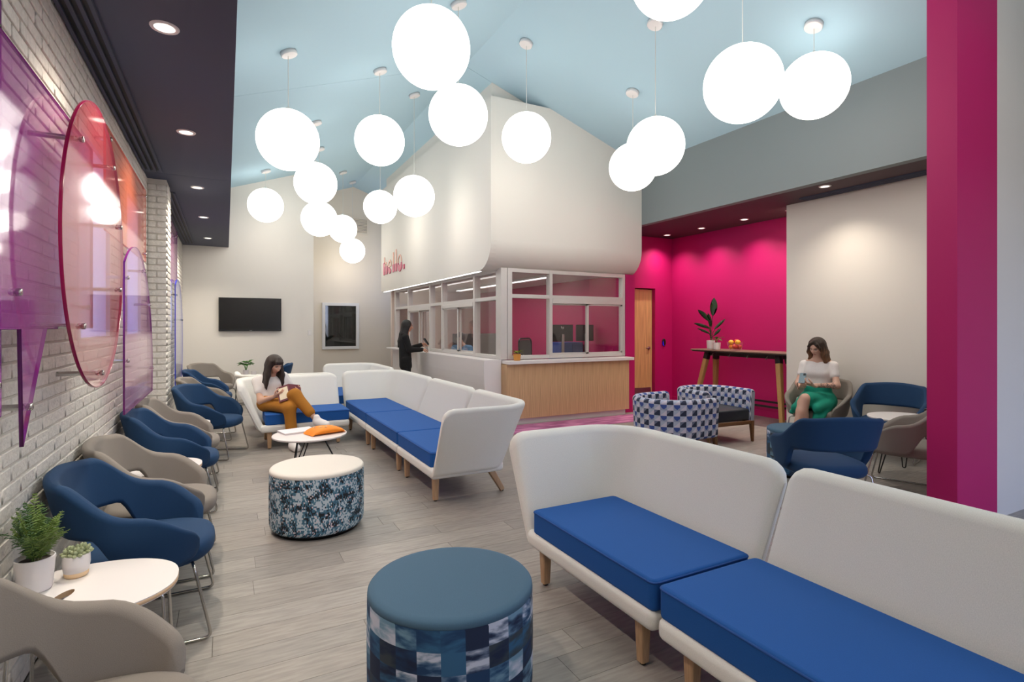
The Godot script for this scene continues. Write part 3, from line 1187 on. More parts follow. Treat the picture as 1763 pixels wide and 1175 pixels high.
func acrylic() -> void:
	panel("acrylic_panel", "purple translucent speech bubble sheet with a pointed tail on brick wall", PackedVector2Array([Vector2(1.75, 1.49), Vector2(2.56, 1.49), Vector2(2.585, 1.06), Vector2(2.88, 1.49), Vector2(3.75, 1.49), Vector2(3.75, 2.48), Vector2(1.75, 2.48)]), -0.66, "acrylic purple", "edge purple", [[2.5, 1.62], [2.62, 1.2], [3.6, 2.36], [3.6, 1.6]])
	panel("acrylic_panel", "pale lilac translucent sheet at the left edge of the brick wall", PackedVector2Array([Vector2(1.5, 1.0), Vector2(2.47, 1.19), Vector2(2.47, 2.62), Vector2(1.5, 2.62)]), -0.69, "acrylic lilac", "edge purple", [[2.4, 1.3], [2.4, 2.5]])
	panel("acrylic_panel", "large round red translucent disc standing off the white brick wall", disc(0.72, 0.71, 72, Vector2(3.45, 1.9)), -0.58, "acrylic red", "edge magenta", [[3.02, 2.33], [3.78, 2.4], [3.05, 1.5], [4.0, 1.72], [3.46, 1.26], [4.02, 2.1]])
	panel("acrylic_panel", "orange translucent rectangle behind the right edge of the red disc", rect(1.95, 0.68, 0.02, 2, Vector2(5.22, 2.45)), -0.68, "acrylic orange", "edge orange", [[4.35, 2.72], [6.1, 2.72], [6.1, 2.18]])
	var o := PackedVector2Array()
	o.append(Vector2(4.687, 0.87))
	for k in 49:
		var a := deg_to_rad(lerpf(-11.5, 124.0, k / 48.0))
		o.append(Vector2(5.28 + 1.06 * cos(a), 1.08 + 1.05 * sin(a)))
	panel("acrylic_panel", "pink translucent cut disc with straight left edge before the brick pier", o, -0.64, "acrylic pink", "edge purple", [[4.75, 1.85], [4.76, 1.25], [6.05, 1.7], [6.26, 1.1], [5.7, 1.98]])
	panel("acrylic_panel", "pink translucent rectangle high on the wall beyond the brick pier", rect(1.5, 0.85, 0.02, 2, Vector2(9.2, 2.55)), -0.68, "acrylic pink", "edge purple", [[9.85, 2.2], [9.85, 2.88]])
	o = PackedVector2Array()
	for k in 41:
		var a := deg_to_rad(lerpf(-118.0, 118.0, k / 40.0))
		o.append(Vector2(9.55 + 1.0 * cos(a), 1.25 + 0.95 * sin(a)))
	panel("acrylic_panel", "clear blue cut disc with vivid blue edge beyond the brick pier", o, -0.64, "acrylic blue", "edge blue", [[9.15, 1.95], [9.15, 0.8], [10.3, 1.6]])

# ---------------------------------------------------------------- lamps
func lamps() -> void:
	var spots := [
		[1.53, 4.35, 3.84, "largest looking globe pendant at the top of the view left of the gable peak"],
		[2.27, 5.57, 3.83, "globe pendant just below and right of the largest one at the top"],
		[0.60, 6.36, 3.53, "big globe pendant nearest to the dark soffit on the left"],
		[1.81, 7.20, 3.97, "globe pendant hanging alone left of the white gable volume"],
		[1.25, 8.99, 3.75, "globe pendant touching the lower right of the big left one"],
		[0.68, 11.50, 3.84, "small looking globe pendant near the soffit end above the television"],
		[1.54, 10.61, 3.50, "globe pendant in the middle of the descending row, above the television wall corner"],
		[2.43, 13.12, 3.79, "small looking far globe pendant beside the wall vent"],
		[2.95, 14.60, 3.49, "farthest globe pendant, lowest of the descending row"],
		[2.70, 10.70, 3.86, "small globe pendant left of the one by the reception side wall"],
		[2.66, 8.39, 3.58, "globe pendant close to the reception side wall above the hello lettering"],
		[3.51, 6.24, 3.99, "globe pendant in front of the white gable face"],
		[4.33, 4.70, 3.55, "front one of two overlapping globe pendants right of the gable"],
		[4.97, 5.84, 3.70, "rear one of two overlapping globe pendants right of the gable"],
		[3.96, 3.22, 3.60, "big globe pendant left of the pair before the grey fascia"],
		[5.35, 3.48, 3.97, "globe pendant nearest to the magenta column before the grey fascia"],
		[3.20, 3.29, 4.35, "globe pendant cut off by the top of the view"],
		[1.20, 1.70, 3.90, "added fill light globe pendant overhead just before the camera, out of view"],  # from here on: unseen globes added to brighten the foreground
		[4.60, 0.60, 3.70, "added fill light globe pendant at the right beside the camera, out of view"],
		[2.40, -0.60, 3.90, "added fill light globe pendant behind the camera over the foreground sofa, out of view"],
		[0.70, -1.40, 3.60, "added fill light globe pendant behind the camera near the soffit, out of view"]]
	var rg := 0.325
	var sph := MB.new()
	var prof := []
	for k in 33:
		var a := -PI / 2 + PI * k / 32
		prof.append(Vector2(cos(a) * rg, sin(a) * rg))
	sph.lathe(prof, 48)
	var gm := sph.mesh()
	for s in spots:
		var t := thing("globe_pendant", s[3], "pendant lamp", P(s[0], s[2], s[1]), 0, "white globe pendants under the blue ceiling")
		inst("globe", gm, M["globe"], t, Transform3D())
		var yc: float = roof(s[0]) - s[2]
		obj("cord", one(func(mb): mb.tube([Vector3(0, rg - 0.005, 0), Vector3(0, (rg + yc) / 2, 0), Vector3(0, yc - 0.02, 0)], 0.004, 6)), M["cord white"], t)
		obj("collar", one(func(mb): mb.lathe([Vector2(0, rg + 0.03), Vector2(0.02, rg + 0.03), Vector2(0.045, rg), Vector2(0.045, rg - 0.012), Vector2(0, rg - 0.012)], 16)), M["cord white"], t)
		var tilt := -atan(0.349) if s[0] > 3.14 else atan(0.349)
		var cb := Transform3D(Basis(Vector3(0, 0, 1), tilt), Vector3(0, yc - 0.002, 0))
		obj("canopy", one(func(mb): mb.lathe([Vector2(0, -0.045), Vector2(0.08, -0.045), Vector2(0.088, -0.038), Vector2(0.09, 0), Vector2(0, 0)], 24, cb)), M["laminate white"], t)
		var l := OmniLight3D.new()
		l.name = "globe_light"
		l.light_energy = GLOBE_E
		l.light_color = Color(1.0, 0.975, 0.935)
		l.light_size = 0.2
		l.omni_range = 30
		l.omni_attenuation = 2
		l.shadow_enabled = true
		t.add_child(l)
		l.position = Vector3(0, -rg - 0.06, 0)
	var ordinal := ["first", "second", "third", "fourth", "fifth", "sixth", "seventh"]
	var k := 0
	for d in [3.43, 5.2, 7.21, 9.13, 11.26]:
		downlight(P(-0.29, HL, d), "%s recessed downlight from the camera in the charcoal soffit" % ordinal[k])
		k += 1
	downlight(P(-0.29, HL, 1.6), "added fill light downlight in the charcoal soffit above the nearest grey chair, out of view")  # added lamp outside the view, fills the near end with light
	var rl := [[6.6, 4.15, "recessed downlight in the right soffit before the white alcove wall"], [7.5, 5.25, "recessed downlight half hidden by the white alcove wall edge"], [7.48, 6.05, "recessed downlight above the right end of the bar table"], [7.48, 6.95, "recessed downlight above the left end of the bar table"], [7.46, 7.78, "recessed downlight nearest to the magenta door wall"]]
	for r in rl:
		downlight(P(r[0], HR, r[1]), r[2], 2.2)
	# slot diffusers
	for s in [[1.3, 6.6, -0.66, HL, "long slot air diffuser along the brick wall in the near soffit"], [7.6, 12.1, -0.62, HL, "slot air diffuser in the soffit beyond the brick pier"], [2.3, 4.7, 6.98, HR, "dark slot air diffuser in the right soffit above the white alcove wall"]]:
		var t := thing("slot_diffuser", s[4], "air vent", P(s[2], s[3], (s[0] + s[1]) / 2))
		var ln: float = s[1] - s[0]
		obj("backing", mbox(Vector3(0, -0.002, 0), Vector3(0.15, 0.004, ln)), M["paint black"], t)
		for x in [-0.072, -0.024, 0.024, 0.072]:
			obj("blade", mbox(Vector3(x, -0.01, 0), Vector3(0.02, 0.02, ln)), M["paint charcoal"], t)

func downlight(p: Vector3, label: String, e := SPOT_E) -> void:
	var t := thing("recessed_downlight", label, "downlight", p, 0, "recessed downlights")
	obj("trim_ring", one(func(mb): mb.lathe([Vector2(0.05, 0.0), Vector2(0.05, -0.006), Vector2(0.066, -0.008), Vector2(0.07, -0.002), Vector2(0.07, 0.0)], 24)), M["laminate white"], t)
	obj("light_lens", one(func(mb): mb.lathe([Vector2(0, -0.002), Vector2(0.05, -0.002), Vector2(0.05, -0.005), Vector2(0, -0.005)], 24)), M["lens lit"], t)
	var l := SpotLight3D.new()
	l.name = "downlight_beam"
	l.light_energy = e
	l.light_color = Color(1.0, 0.95, 0.88)
	l.light_size = 0.045
	l.spot_range = 12
	l.spot_attenuation = 2
	l.spot_angle = 62
	l.spot_angle_attenuation = 1.0
	l.shadow_enabled = true
	t.add_child(l)
	l.position = Vector3(0, -0.02, 0)
	l.rotation_degrees = Vector3(-90, 0, 0)

# ---------------------------------------------------------------- furniture makers
func leg(mb: MB, a: Vector3, b: Vector3, wa: float, wb: float) -> void:
	var rows := []
	var d := (b - a).normalized()
	var s := Vector3(0, 0, 1).cross(d).normalized()
	var u := d.cross(s).normalized()
	for e in [[a, wa], [a.lerp(b, 0.5), (wa + wb) / 2], [b, wb]]:
		var row := PackedVector3Array()
		var h: float = e[1] / 2
		var ch := h * 0.75
		for q in [Vector2(h, -ch), Vector2(h, ch), Vector2(ch, h), Vector2(-ch, h), Vector2(-h, ch), Vector2(-h, -ch), Vector2(-ch, -h), Vector2(ch, -h)]:
			row.append(e[0] + s * q.x + u * q.y)
		rows.append(row)
	mb.patch(rows)

# sofa module: local x along its length, front edge at z = 0, facing +z
func sofa(label: String, pos: Vector3, turn: float, ln: float, arm0: bool, arm1: bool) -> Node3D:
	var t := thing("sofa", label, "sofa", pos, turn, "white sofas with blue seat cushions")
	var y0 := 0.235
	var y1 := 0.83
	var th := 0.085
	var lean := 0.235
	var dep := 0.60
	# plan path of the upright shell: arm at x=0, back, arm at x=ln
	var path := [] # [point, normal]
	var rc := 0.07
	var i0 := 0.07 if arm0 else 0.012
	var i1 := ln - 0.07 if arm1 else ln - 0.012
	if arm0:
		for z in [0.0, -0.012, -0.03, -0.06, -0.1, -0.3, -dep + rc]:
			path.append([Vector3(i0, 0, z), Vector3(-1, 0, 0)])
		for k in range(1, 8):
			var a := PI / 2 * k / 8
			path.append([Vector3(i0 + rc - rc * cos(a), 0, -dep + rc - rc * sin(a)), Vector3(-cos(a), 0, -sin(a))])
		path.append([Vector3(i0 + rc, 0, -dep), Vector3(0, 0, -1)])
	else:
		for x in [0.0, 0.012, 0.03, 0.06, 0.1]:
			path.append([Vector3(i0 + x, 0, -dep), Vector3(0, 0, -1)])
	path.append([Vector3((i0 + i1) / 2, 0, -dep), Vector3(0, 0, -1)])
	if arm1:
		path.append([Vector3(i1 - rc, 0, -dep), Vector3(0, 0, -1)])
		for k in range(1, 8):
			var a := PI / 2 * (1.0 - k / 8.0)
			path.append([Vector3(i1 - rc + rc * cos(a), 0, -dep + rc - rc * sin(a)), Vector3(cos(a), 0, -sin(a))])
		for z in [-dep + rc, -0.3, -0.1, -0.06, -0.03, -0.012, 0.0]:
			path.append([Vector3(i1, 0, z), Vector3(1, 0, 0)])
	else:
		for x in [0.1, 0.06, 0.03, 0.012, 0.0]:
			path.append([Vector3(i1 - x, 0, -dep), Vector3(0, 0, -1)])
	var tot := 0.0
	var cum := [0.0]
	for i in range(1, path.size()):
		tot += path[i][0].distance_to(path[i - 1][0])
		cum.append(tot)
	var fr := []
	for i in path.size():
		var e: float = minf(cum[i], tot - cum[i])
		var rr := 0.1
		var cut := 0.0
		if e < rr:
			cut = rr - sqrt(maxf(rr * rr - (rr - e) * (rr - e), 0.0))
		var tt := th * (0.35 + 0.65 * sqrt(clampf(1.0 - pow(1.0 - minf(e / 0.05, 1.0), 2), 0, 1)))
		fr.append([path[i][0], path[i][1], y0, y1 - cut, th * 0.3, th * 0.3 + lean, tt])
	obj("back_shell", one(func(mb): mb.band(fr, 4)), M["sofa white"], t)
	# base
	var b0 := 0.03 if arm0 else 0.006
	var b1 := ln - 0.03 if arm1 else ln - 0.006
	obj("base", one(func(mb): mb.slab(rect(b1 - b0, dep + 0.08, 0.035, 3, Vector2((b0 + b1) / 2, -(dep + 0.08) / 2 + 0.012)), 0.095, 0.034, at(FLAT, Vector3(0, 0.255, 0)), 4)), M["sofa white"], t)
	# seat cushion with piped edge
	var c0 := i0 + (0.02 if arm0 else -0.004)
	var c1 := i1 - (0.02 if arm1 else -0.004)
	var o := rect(c1 - c0, dep - 0.0, 0.03, 4, Vector2((c0 + c1) / 2, -dep / 2))
	var cu := obj("seat_cushion", one(func(mb): mb.slab(o, 0.135, 0.016, at(FLAT, Vector3(0, SEAT - 0.0675, 0)), 3)), M["sofa blue"], t)
	var pts := []
	for p in o:
		pts.append(Vector3(p.x, SEAT - 0.012, p.y))
	pts.append(pts[0])
	obj("piping", one(func(mb): mb.tube(pts, 0.0045, 6)), M["sofa blue piping"], cu)
	for x in [0.14, ln - 0.14]:
		for z in [[-0.06, 0.0, 0.0], [-dep + 0.03, -0.13, 0.0]]:
			var sp := 0.0
			if arm0 and x < 0.2 and z[1] < 0: sp = -0.0
			var lg := obj("leg", one(func(mb): leg(mb, Vector3(x, 0.225, z[0]), Vector3(x + sp, 0.012, z[0] + z[1]), 0.058, 0.042)), M["wood leg"], t)
			obj("foot_pad", one(func(mb): mb.lathe([Vector2(0, 0), Vector2(0.015, 0), Vector2(0.015, 0.012), Vector2(0, 0.012)], 12, Transform3D(Basis(), Vector3(x + sp, 0.0, z[0] + z[1])))), M["black plastic"], lg)
	return t

# tub chair facing +z
func tub_frames() -> Array:
	var fr := []
	var n := 64
	for i in n + 1:
		var s := -1.0 + 2.0 * i / n
		var ph := s * deg_to_rad(143.0)
		var ap := absf(rad_to_deg(ph))
		var c := cos(ph)
		var si := sin(ph)
		var e := 2.0 / 2.7
		var p := Vector3(signf(si) * pow(absf(si), e) * 0.315, 0, -signf(c) * pow(absf(c), e) * 0.278)
		var nn := Vector3(p.x / 0.315 / 0.315, 0, p.z / 0.278 / 0.278).normalized()
		var y1 := 0.83 - 0.02 * sm(0, 40, ap) - 0.165 * sm(42, 92, ap) - 0.085 * sm(86, 126, ap)
		var endc := clampf((ap - 106.0) / 37.0, 0, 1)
		y1 -= (1.0 - sqrt(maxf(1.0 - endc * endc, 0.0))) * 0.13
		var y0 := 0.555 - 0.185 * sm(64, 90, ap) + 0.012 * sm(120, 143, ap)
		var th := 0.06 - 0.012 * sm(100, 143, ap)
		th *= 0.45 + 0.55 * sqrt(clampf(1.0 - pow(1.0 - minf((143.0 - ap) / 9.0, 1.0), 2), 0, 1))
		y1 = maxf(y1, y0 + 0.05)
		var lean := lerpf(0.075, 0.055, sm(30, 80, ap)) * (y1 - y0 + (y0 - 0.37)) / 0.46
		var l0 := lerpf(0.075, 0.055, sm(30, 80, ap)) * (y0 - 0.37) / 0.46
		fr.append([p, nn, y0, y1, l0 - 0.02, lean - 0.0, th])
	return fr

func tub_chair(called: String, label: String, m: String, pos: Vector3, turn: float, group: String) -> Node3D:
	var t := thing(called, label, "chair", pos, turn, group)
	obj("back_shell", one(func(mb): mb.band(tub_frames(), 4)), M[m], t)
	var o := PackedVector2Array()
	for k in 56:
		var a := TAU * k / 56
		var e := 2.0 / 2.9
		var zz := signf(sin(a)) * pow(absf(sin(a)), e)
		o.append(Vector2(signf(cos(a)) * pow(absf(cos(a)), e) * (0.285 - 0.03 * maxf(zz, 0)), 0.015 + zz * 0.295))
	var rows := []
	for q in [[0.80, 0.345], [0.93, 0.352], [0.985, 0.37], [1.0, 0.392], [0.99, 0.418], [0.95, 0.438], [0.86, 0.45], [0.6, 0.459], [0.3, 0.462], [0.02, 0.463]]:
		var row := PackedVector3Array()
		for p in o:
			row.append(Vector3(p.x * q[0], q[1] - 0.02 * (0.3 - p.y * q[0]) * 0.6, 0.015 + (p.y - 0.015) * q[0]))
		rows.append(row)
	obj("seat", one(func(mb): mb.patch(rows)), M[m], t)
	for s in [-1.0, 1.0]:
		var pth := round_path([Vector3(s * 0.12, 0.352, 0.2), Vector3(s * 0.262, 0.352, 0.225), Vector3(s * 0.285, 0.009, 0.30), Vector3(s * 0.285, 0.009, -0.29), Vector3(s * 0.262, 0.36, -0.2), Vector3(s * 0.12, 0.36, -0.16)], 0.035)
		obj("sled_leg", one(func(mb): mb.tube(pth, 0.0075, 8)), M["chrome"], t)
	obj("crossbar", one(func(mb):
		for z in [[0.2, 0.352], [-0.16, 0.36]]:
			mb.tube([Vector3(-0.13, z[1], z[0]), Vector3(0, z[1], z[0]), Vector3(0.13, z[1], z[0])], 0.0075, 8)), M["chrome"], t)
	return t

# side table with rounded triangular top, long axis x (+x end is the narrow one)
func side_table(label: String, pos: Vector3, turn: float, h: float, black := false) -> Node3D:
	var t := thing("side_table", label, "table", pos, turn, "white side tables between the wall chairs")
	var o := PackedVector2Array()
	for k in 64:
		var a := TAU * k / 64
		var e := 2.0 / 2.35
		o.append(Vector2(signf(cos(a)) * pow(absf(cos(a)), e) * 0.285, signf(sin(a)) * pow(absf(sin(a)), e) * 0.26 * (1.0 - 0.12 * cos(a))))
	# the grip slot is cut through the top: the outline runs in along a slit to the slot and back
	var slot := []
	for k in 25:
		var a := -PI / 2 - TAU * k / 24
		slot.append(Vector2(-0.08, 0.03) + Vector2(cos(a) * 0.022, sin(a) * 0.055).rotated(0.4))
	var tp := CSGPolygon3D.new()
	tp.polygon = o
	tp.depth = 0.02
	tp.material = M["laminate white"]
	tp.name = "tabletop"
	tp.rotation_degrees = Vector3(90, 0, 0)
	tp.position.y = h - 0.02
	var hole := CSGPolygon3D.new()
	var ho := PackedVector2Array()
	for k in 24:
		ho.append(slot[k])
	hole.polygon = ho
	hole.depth = 0.06
	hole.position = Vector3(0, 0, 0.02)
	hole.operation = CSGShape3D.OPERATION_SUBTRACTION
	hole.material = M["ply edge"]
	hole.name = "slot"
	tp.add_child(hole)
	t.add_child(tp)
	var ring := []
	for p in o:
		ring.append(PackedVector3Array([Vector3(p.x * 1.002, h - 0.0035, p.y * 1.002), Vector3(p.x * 1.002, h - 0.0175, p.y * 1.002), Vector3(p.x * 0.99, h - 0.0205, p.y * 0.99), Vector3(p.x * 0.98, h - 0.012, p.y * 0.98)]))
	obj("edge_band", one(func(mb): mb.patch(ring, true, false, true, true)), M["ply edge"], t)
	var lm: Material = M["black metal"] if black else M["chrome"]
	for s in [-1.0, 1.0]:
		var pth := round_path([Vector3(0.1, h - 0.026, s * 0.08), Vector3(0.24, h - 0.026, s * 0.1), Vector3(0.26, 0.008, s * 0.13), Vector3(-0.22, 0.008, s * 0.17), Vector3(-0.2, h - 0.026, s * 0.14), Vector3(-0.1, h - 0.026, s * 0.1)], 0.03)
		obj("leg_frame", one(func(mb): mb.tube(pth, 0.0065, 8)), lm, t)
	return t

func round_table(called: String, label: String, pos: Vector3, r: float, h: float, splay: float, turn: float) -> Node3D:
	var t := thing(called, label, "table", pos, turn)
	obj("tabletop", one(func(mb): mb.lathe([Vector2(0, h - 0.02), Vector2(r - 0.006, h - 0.02), Vector2(r, h - 0.014), Vector2(r, h - 0.004), Vector2(r - 0.004, h), Vector2(r * 0.5, h), Vector2(0, h)], 64)), M["laminate white"], t)
	obj("mount_plate", one(func(mb): mb.lathe([Vector2(0, h - 0.03), Vector2(0.16, h - 0.03), Vector2(0.16, h - 0.02), Vector2(0, h - 0.02)], 24)), M["black metal"], t)
	for k in 3:
		var a := TAU * k / 3 + 0.4
		var d := Vector3(cos(a), 0, sin(a))
		var q := Vector3(-sin(a), 0, cos(a))
		var pth := round_path([d * 0.12 + q * 0.06 + Vector3(0, h - 0.026, 0), d * splay + Vector3(0, 0.008, 0) + q * 0.012, d * splay + Vector3(0, 0.008, 0) - q * 0.012, d * 0.12 - q * 0.06 + Vector3(0, h - 0.026, 0)], 0.012)
		obj("hairpin_leg", one(func(mb): mb.tube(pth, 0.006, 8)), M["black metal"], t)
	return t

func ottoman(label: String, pos: Vector3, body: String, top: String, uvs: Vector2) -> Node3D:
	var t := thing("ottoman", label, "ottoman", pos, 0.3)
	var r := 0.335
	var mb := MB.new()
	var seg := 72
	var rows := []
	for q in [[0.955, 0.03], [0.985, 0.045], [1.0, 0.07], [1.005, 0.25], [1.0, 0.425], [0.995, 0.432]]:
		var row := PackedVector3Array()
		for k in seg:
			var a := TAU * k / seg
			row.append(Vector3(cos(a) * r * q[0], q[1], sin(a) * r * q[0]))
		rows.append(row)
	mb.patch(rows)
	# wrap the print once round the drum
	for i in mb.uv.size():
		mb.uv[i] = Vector2(mb.uv[i].y / (TAU * r) * uvs.x, 1.0 - (mb.v[i].y - 0.03) / 0.405 * uvs.y)
	obj("drum_cover", mb, M[body], t)
	obj("seat_top", one(func(m): m.lathe([Vector2(0, 0.425), Vector2(r * 0.985, 0.425), Vector2(r * 1.0, 0.434), Vector2(r * 0.995, 0.448), Vector2(r * 0.97, 0.458), Vector2(r * 0.9, 0.463), Vector2(r * 0.5, 0.467), Vector2(0, 0.468)], 72)), M[top], t)
	obj("plinth", one(func(m): m.lathe([Vector2(0, 0), Vector2(r * 0.88, 0), Vector2(r * 0.88, 0.035), Vector2(0, 0.035)], 48)), M["black plastic"], t)
	return t

# barrel armchair facing +z
func armchair(label: String, pos: Vector3, turn: float) -> Node3D:
	var t := thing("barrel_armchair", label, "armchair", pos, turn, "patterned barrel armchairs")
	var path := []
	var rx := 0.36
	for z in [0.36, 0.35, 0.33, 0.3, 0.2, 0.1]:
		path.append([Vector3(-rx, 0, z), Vector3(-1, 0, 0)])
	for k in 25:
		var a := PI * k / 24
		path.append([Vector3(-rx * cos(a), 0, -0.02 - 0.33 * sin(a)), Vector3(-cos(a) / rx, 0, -sin(a) / 0.33).normalized()])
	for z in [0.1, 0.2, 0.3, 0.33, 0.35, 0.36]:
		path.append([Vector3(rx, 0, z), Vector3(1, 0, 0)])
	var fr := []
	var n := path.size()
	for i in n:
		var e := minf(float(i), float(n - 1 - i))
		var cut: float = [0.035, 0.012, 0.003, 0.0][mini(int(e), 3)]
		var tk: float = [0.6, 0.88, 0.97, 1.0][mini(int(e), 3)]
		fr.append([path[i][0], path[i][1], 0.22, 0.68 - cut, 0.0, 0.02, 0.095 * tk])
	obj("barrel_shell", one(func(mb): mb.band(fr, 4)), M["print quarter circles"], t)
	var o := PackedVector2Array()
	for z in [[-0.305, 0.36], [-0.305, 0.0]]:
		o.append(Vector2(z[0], z[1]))
	for k in 13:
		var a := PI * k / 12
		o.append(Vector2(-0.305 * cos(a), -0.02 - 0.27 * sin(a)))
	o.append(Vector2(0.305, 0.36))
	obj("seat_cushion", one(func(mb): mb.slab(o, 0.16, 0.03, at(FLAT, Vector3(0, 0.355, 0)), 3)), M["cushion dark"], t)
	obj("wood_rail", rbox(Vector3(0, 0.25, 0.345), Vector3(0.78, 0.05, 0.04), 0.012), M["wood walnut"], t)
	for s in [-1.0, 1.0]:
		obj("leg", one(func(mb): leg(mb, Vector3(s * 0.365, 0.27, 0.345), Vector3(s * 0.37, 0, 0.355), 0.055, 0.03)), M["wood walnut"], t)
		obj("leg", one(func(mb): leg(mb, Vector3(s * 0.25, 0.25, -0.24), Vector3(s * 0.27, 0, -0.27), 0.05, 0.03)), M["wood walnut"], t)
	return t

func furniture() -> void:
	var q := -PI / 2
	# long sofa facing the brick wall, the perpendicular piece and those beyond
	sofa("white sofa module with end arm nearest the speckled ottoman, blue seat", P(1.53, 0, 5.38), q, 1.1, false, true)
	sofa("middle armless white sofa module of the long row, blue seat", P(1.53, 0, 6.77), q, 1.385, false, false)
	sofa("white corner sofa module at the far end of the long row", P(1.53, 0, 8.15), q, 1.375, true, false)
	sofa("white sofa on which the reading woman in mustard trousers sits", P(0.33, 0, 7.17), 0.0, 1.09, true, false)
	sofa("white sofa back to back with the reading woman's sofa", P(1.42, 0, 9.1), PI, 1.09, false, true)
	sofa("farthest white sofa module with tall back, behind the long row", P(1.53, 0, 9.95), q, 1.3, true, false)
	sofa("large foreground white sofa module with left arm and blue seat", P(1.58, 0, 2.83), q, 1.11, true, false)
	sofa("armless foreground white sofa module running out of the lower right corner", P(1.58, 0, 1.71), q, 1.4, false, false)
	# chairs along the brick wall
	var gb := "navy tub chairs"
	var gg := "grey tub chairs"
	var h := PI / 2
	var g0 := tub_chair("tub_chair", "grey ribbed tub chair cut off by the lower left corner", "chair grey", P(-0.36, 0, 1.75), h, gg)
	var b0 := tub_chair("tub_chair", "navy tub chair beside the fern table in the left foreground", "chair navy", P(-0.36, 0, 3.26), h, gb)
	copy(g0, "grey tub chair directly behind the foreground navy chair at the brick wall", P(-0.36, 0, 3.99), h)
	copy(b0, "second navy tub chair from the camera along the brick wall", P(-0.36, 0, 5.25), h)
	copy(g0, "grey tub chair behind the second navy chair at the brick wall", P(-0.36, 0, 5.98), h)
	copy(b0, "navy tub chair turned towards the camera before the brick pier", P(-0.14, 0, 7.18), deg_to_rad(68))
	copy(g0, "grey tub chair just beyond the navy chair at the brick pier", P(-0.2, 0, 8.3), deg_to_rad(84))
	copy(b0, "small looking navy tub chair between two far grey chairs", P(-0.22, 0, 9.75), deg_to_rad(85))
	copy(g0, "farthest grey tub chair beneath the television wall", P(-0.2, 0, 11.2), deg_to_rad(50))
	copy(b0, "navy tub chair whose back shows behind the reading woman's head", P(0.72, 0, 10.75), deg_to_rad(-100))
	# chairs in the right alcove
	copy(g0, "grey tub chair on which the woman in the teal skirt sits", P(6.68, 0, 4.3), deg_to_rad(-72))
	copy(b0, "navy tub chair against the white alcove wall by the round table", P(6.72, 0, 3.48), deg_to_rad(-74))
	copy(b0, "navy tub chair seen from behind over the foreground sofa back", P(4.22, 0, 2.68), deg_to_rad(152))
	copy(g0, "grey tub chair partly hidden by the magenta column", P(5.5, 0, 2.7), deg_to_rad(-158))
	side_table("white side table in the foreground carrying the fern and succulent", P(-0.455, 0, 2.58), 0, 0.5)
	side_table("white side table between a grey and the second navy chair", P(-0.44, 0, 4.6), 0, 0.5)
	side_table("white side table before the navy chair at the brick pier", P(-0.43, 0, 6.53), 0, 0.5)
	side_table("far side table with black legs carrying two potted plants", P(0.42, 0, 11.6), PI, 0.55, true)
	round_table("coffee_table", "low round white coffee table holding the orange bag", P(0.76, 0, 5.87), 0.36, 0.4, 0.3, 0.3)
	round_table("round_table", "round white side table before the alcove chairs at the magenta column", P(6.1, 0, 3.0), 0.33, 0.58, 0.26, 0.9)
	ottoman("round ottoman with blue speckled hexagon print and cream top", P(0.61, 0, 4.29), "print hexagons", "ottoman white", Vector2(2.0, 1.0))
	ottoman("large foreground round ottoman with blue painted squares and slate top", P(0.82, 0, 2.09), "print squares", "ottoman blue", Vector2(1.0, 1.0))
	ottoman("blue painted squares ottoman at the feet of the woman in teal", P(5.2, 0, 3.5), "print squares", "ottoman blue", Vector2(1.0, 1.0))
	armchair("patterned barrel armchair seen from its back, nearer the oak counter", P(4.62, 0, 4.78), deg_to_rad(92))
	armchair("patterned barrel armchair with visible dark seat before the bar table", P(5.72, 0, 5.16), deg_to_rad(-4))
	bar_table()

func bar_table() -> void:
	var t := thing("bar_table", "tall bar table with angled oak legs and black top at magenta wall", "table", P(7.5, 0, 6.05))
	obj("tabletop", one(func(mb): mb.slab(rect(0.56, 1.96, 0.12, 6), 0.022, 0.006, at(FLAT, Vector3(0, 1.09, 0)), 2)), M["bar top"], t)
	obj("underside", one(func(mb): mb.slab(rect(0.53, 1.92, 0.12, 6), 0.018, 0.008, at(FLAT, Vector3(0, 1.071, 0)), 2)), M["black plastic"], t)
	obj("apron", mbox(Vector3(0, 1.03, 0), Vector3(0.2, 0.065, 1.4)), M["black metal"], t)
	for s in [-1.0, 1.0]:
		for e in [-1.0, 1.0]:
			var a := Vector3(e * 0.1, 1.06, s * 0.68)
			var b := Vector3(e * 0.27, 0.0, s * 0.86)
			obj("leg_socket", one(func(mb): leg(mb, a, a.lerp(b, 0.12), 0.09, 0.09)), M["black metal"], t)
			obj("leg", one(func(mb): leg(mb, a.lerp(b, 0.12), b, 0.085, 0.06)), M["wood oak"], t)
	obj("foot_rail", one(func(mb):
		var y := 0.28
		var o := [Vector3(-0.24, y, -0.83), Vector3(0.24, y, -0.83), Vector3(0.24, y, 0.83), Vector3(-0.24, y, 0.83), Vector3(-0.24, y, -0.83)]
		for i in 4:
			mb.box((o[i] + o[i + 1]) / 2, (o[i] - o[i + 1]).abs() + Vector3(0.025, 0.03, 0.025))), M["black metal"], t)
	for z in [-0.55, -0.2, 0.15, 0.5]:
		obj("bag_hook", one(func(mb): mb.tube(round_path([Vector3(-0.1, 1.04, z), Vector3(-0.13, 1.03, z), Vector3(-0.13, 0.99, z), Vector3(-0.16, 0.99, z), Vector3(-0.16, 1.01, z)], 0.012), 0.005, 6)), M["steel"], t)

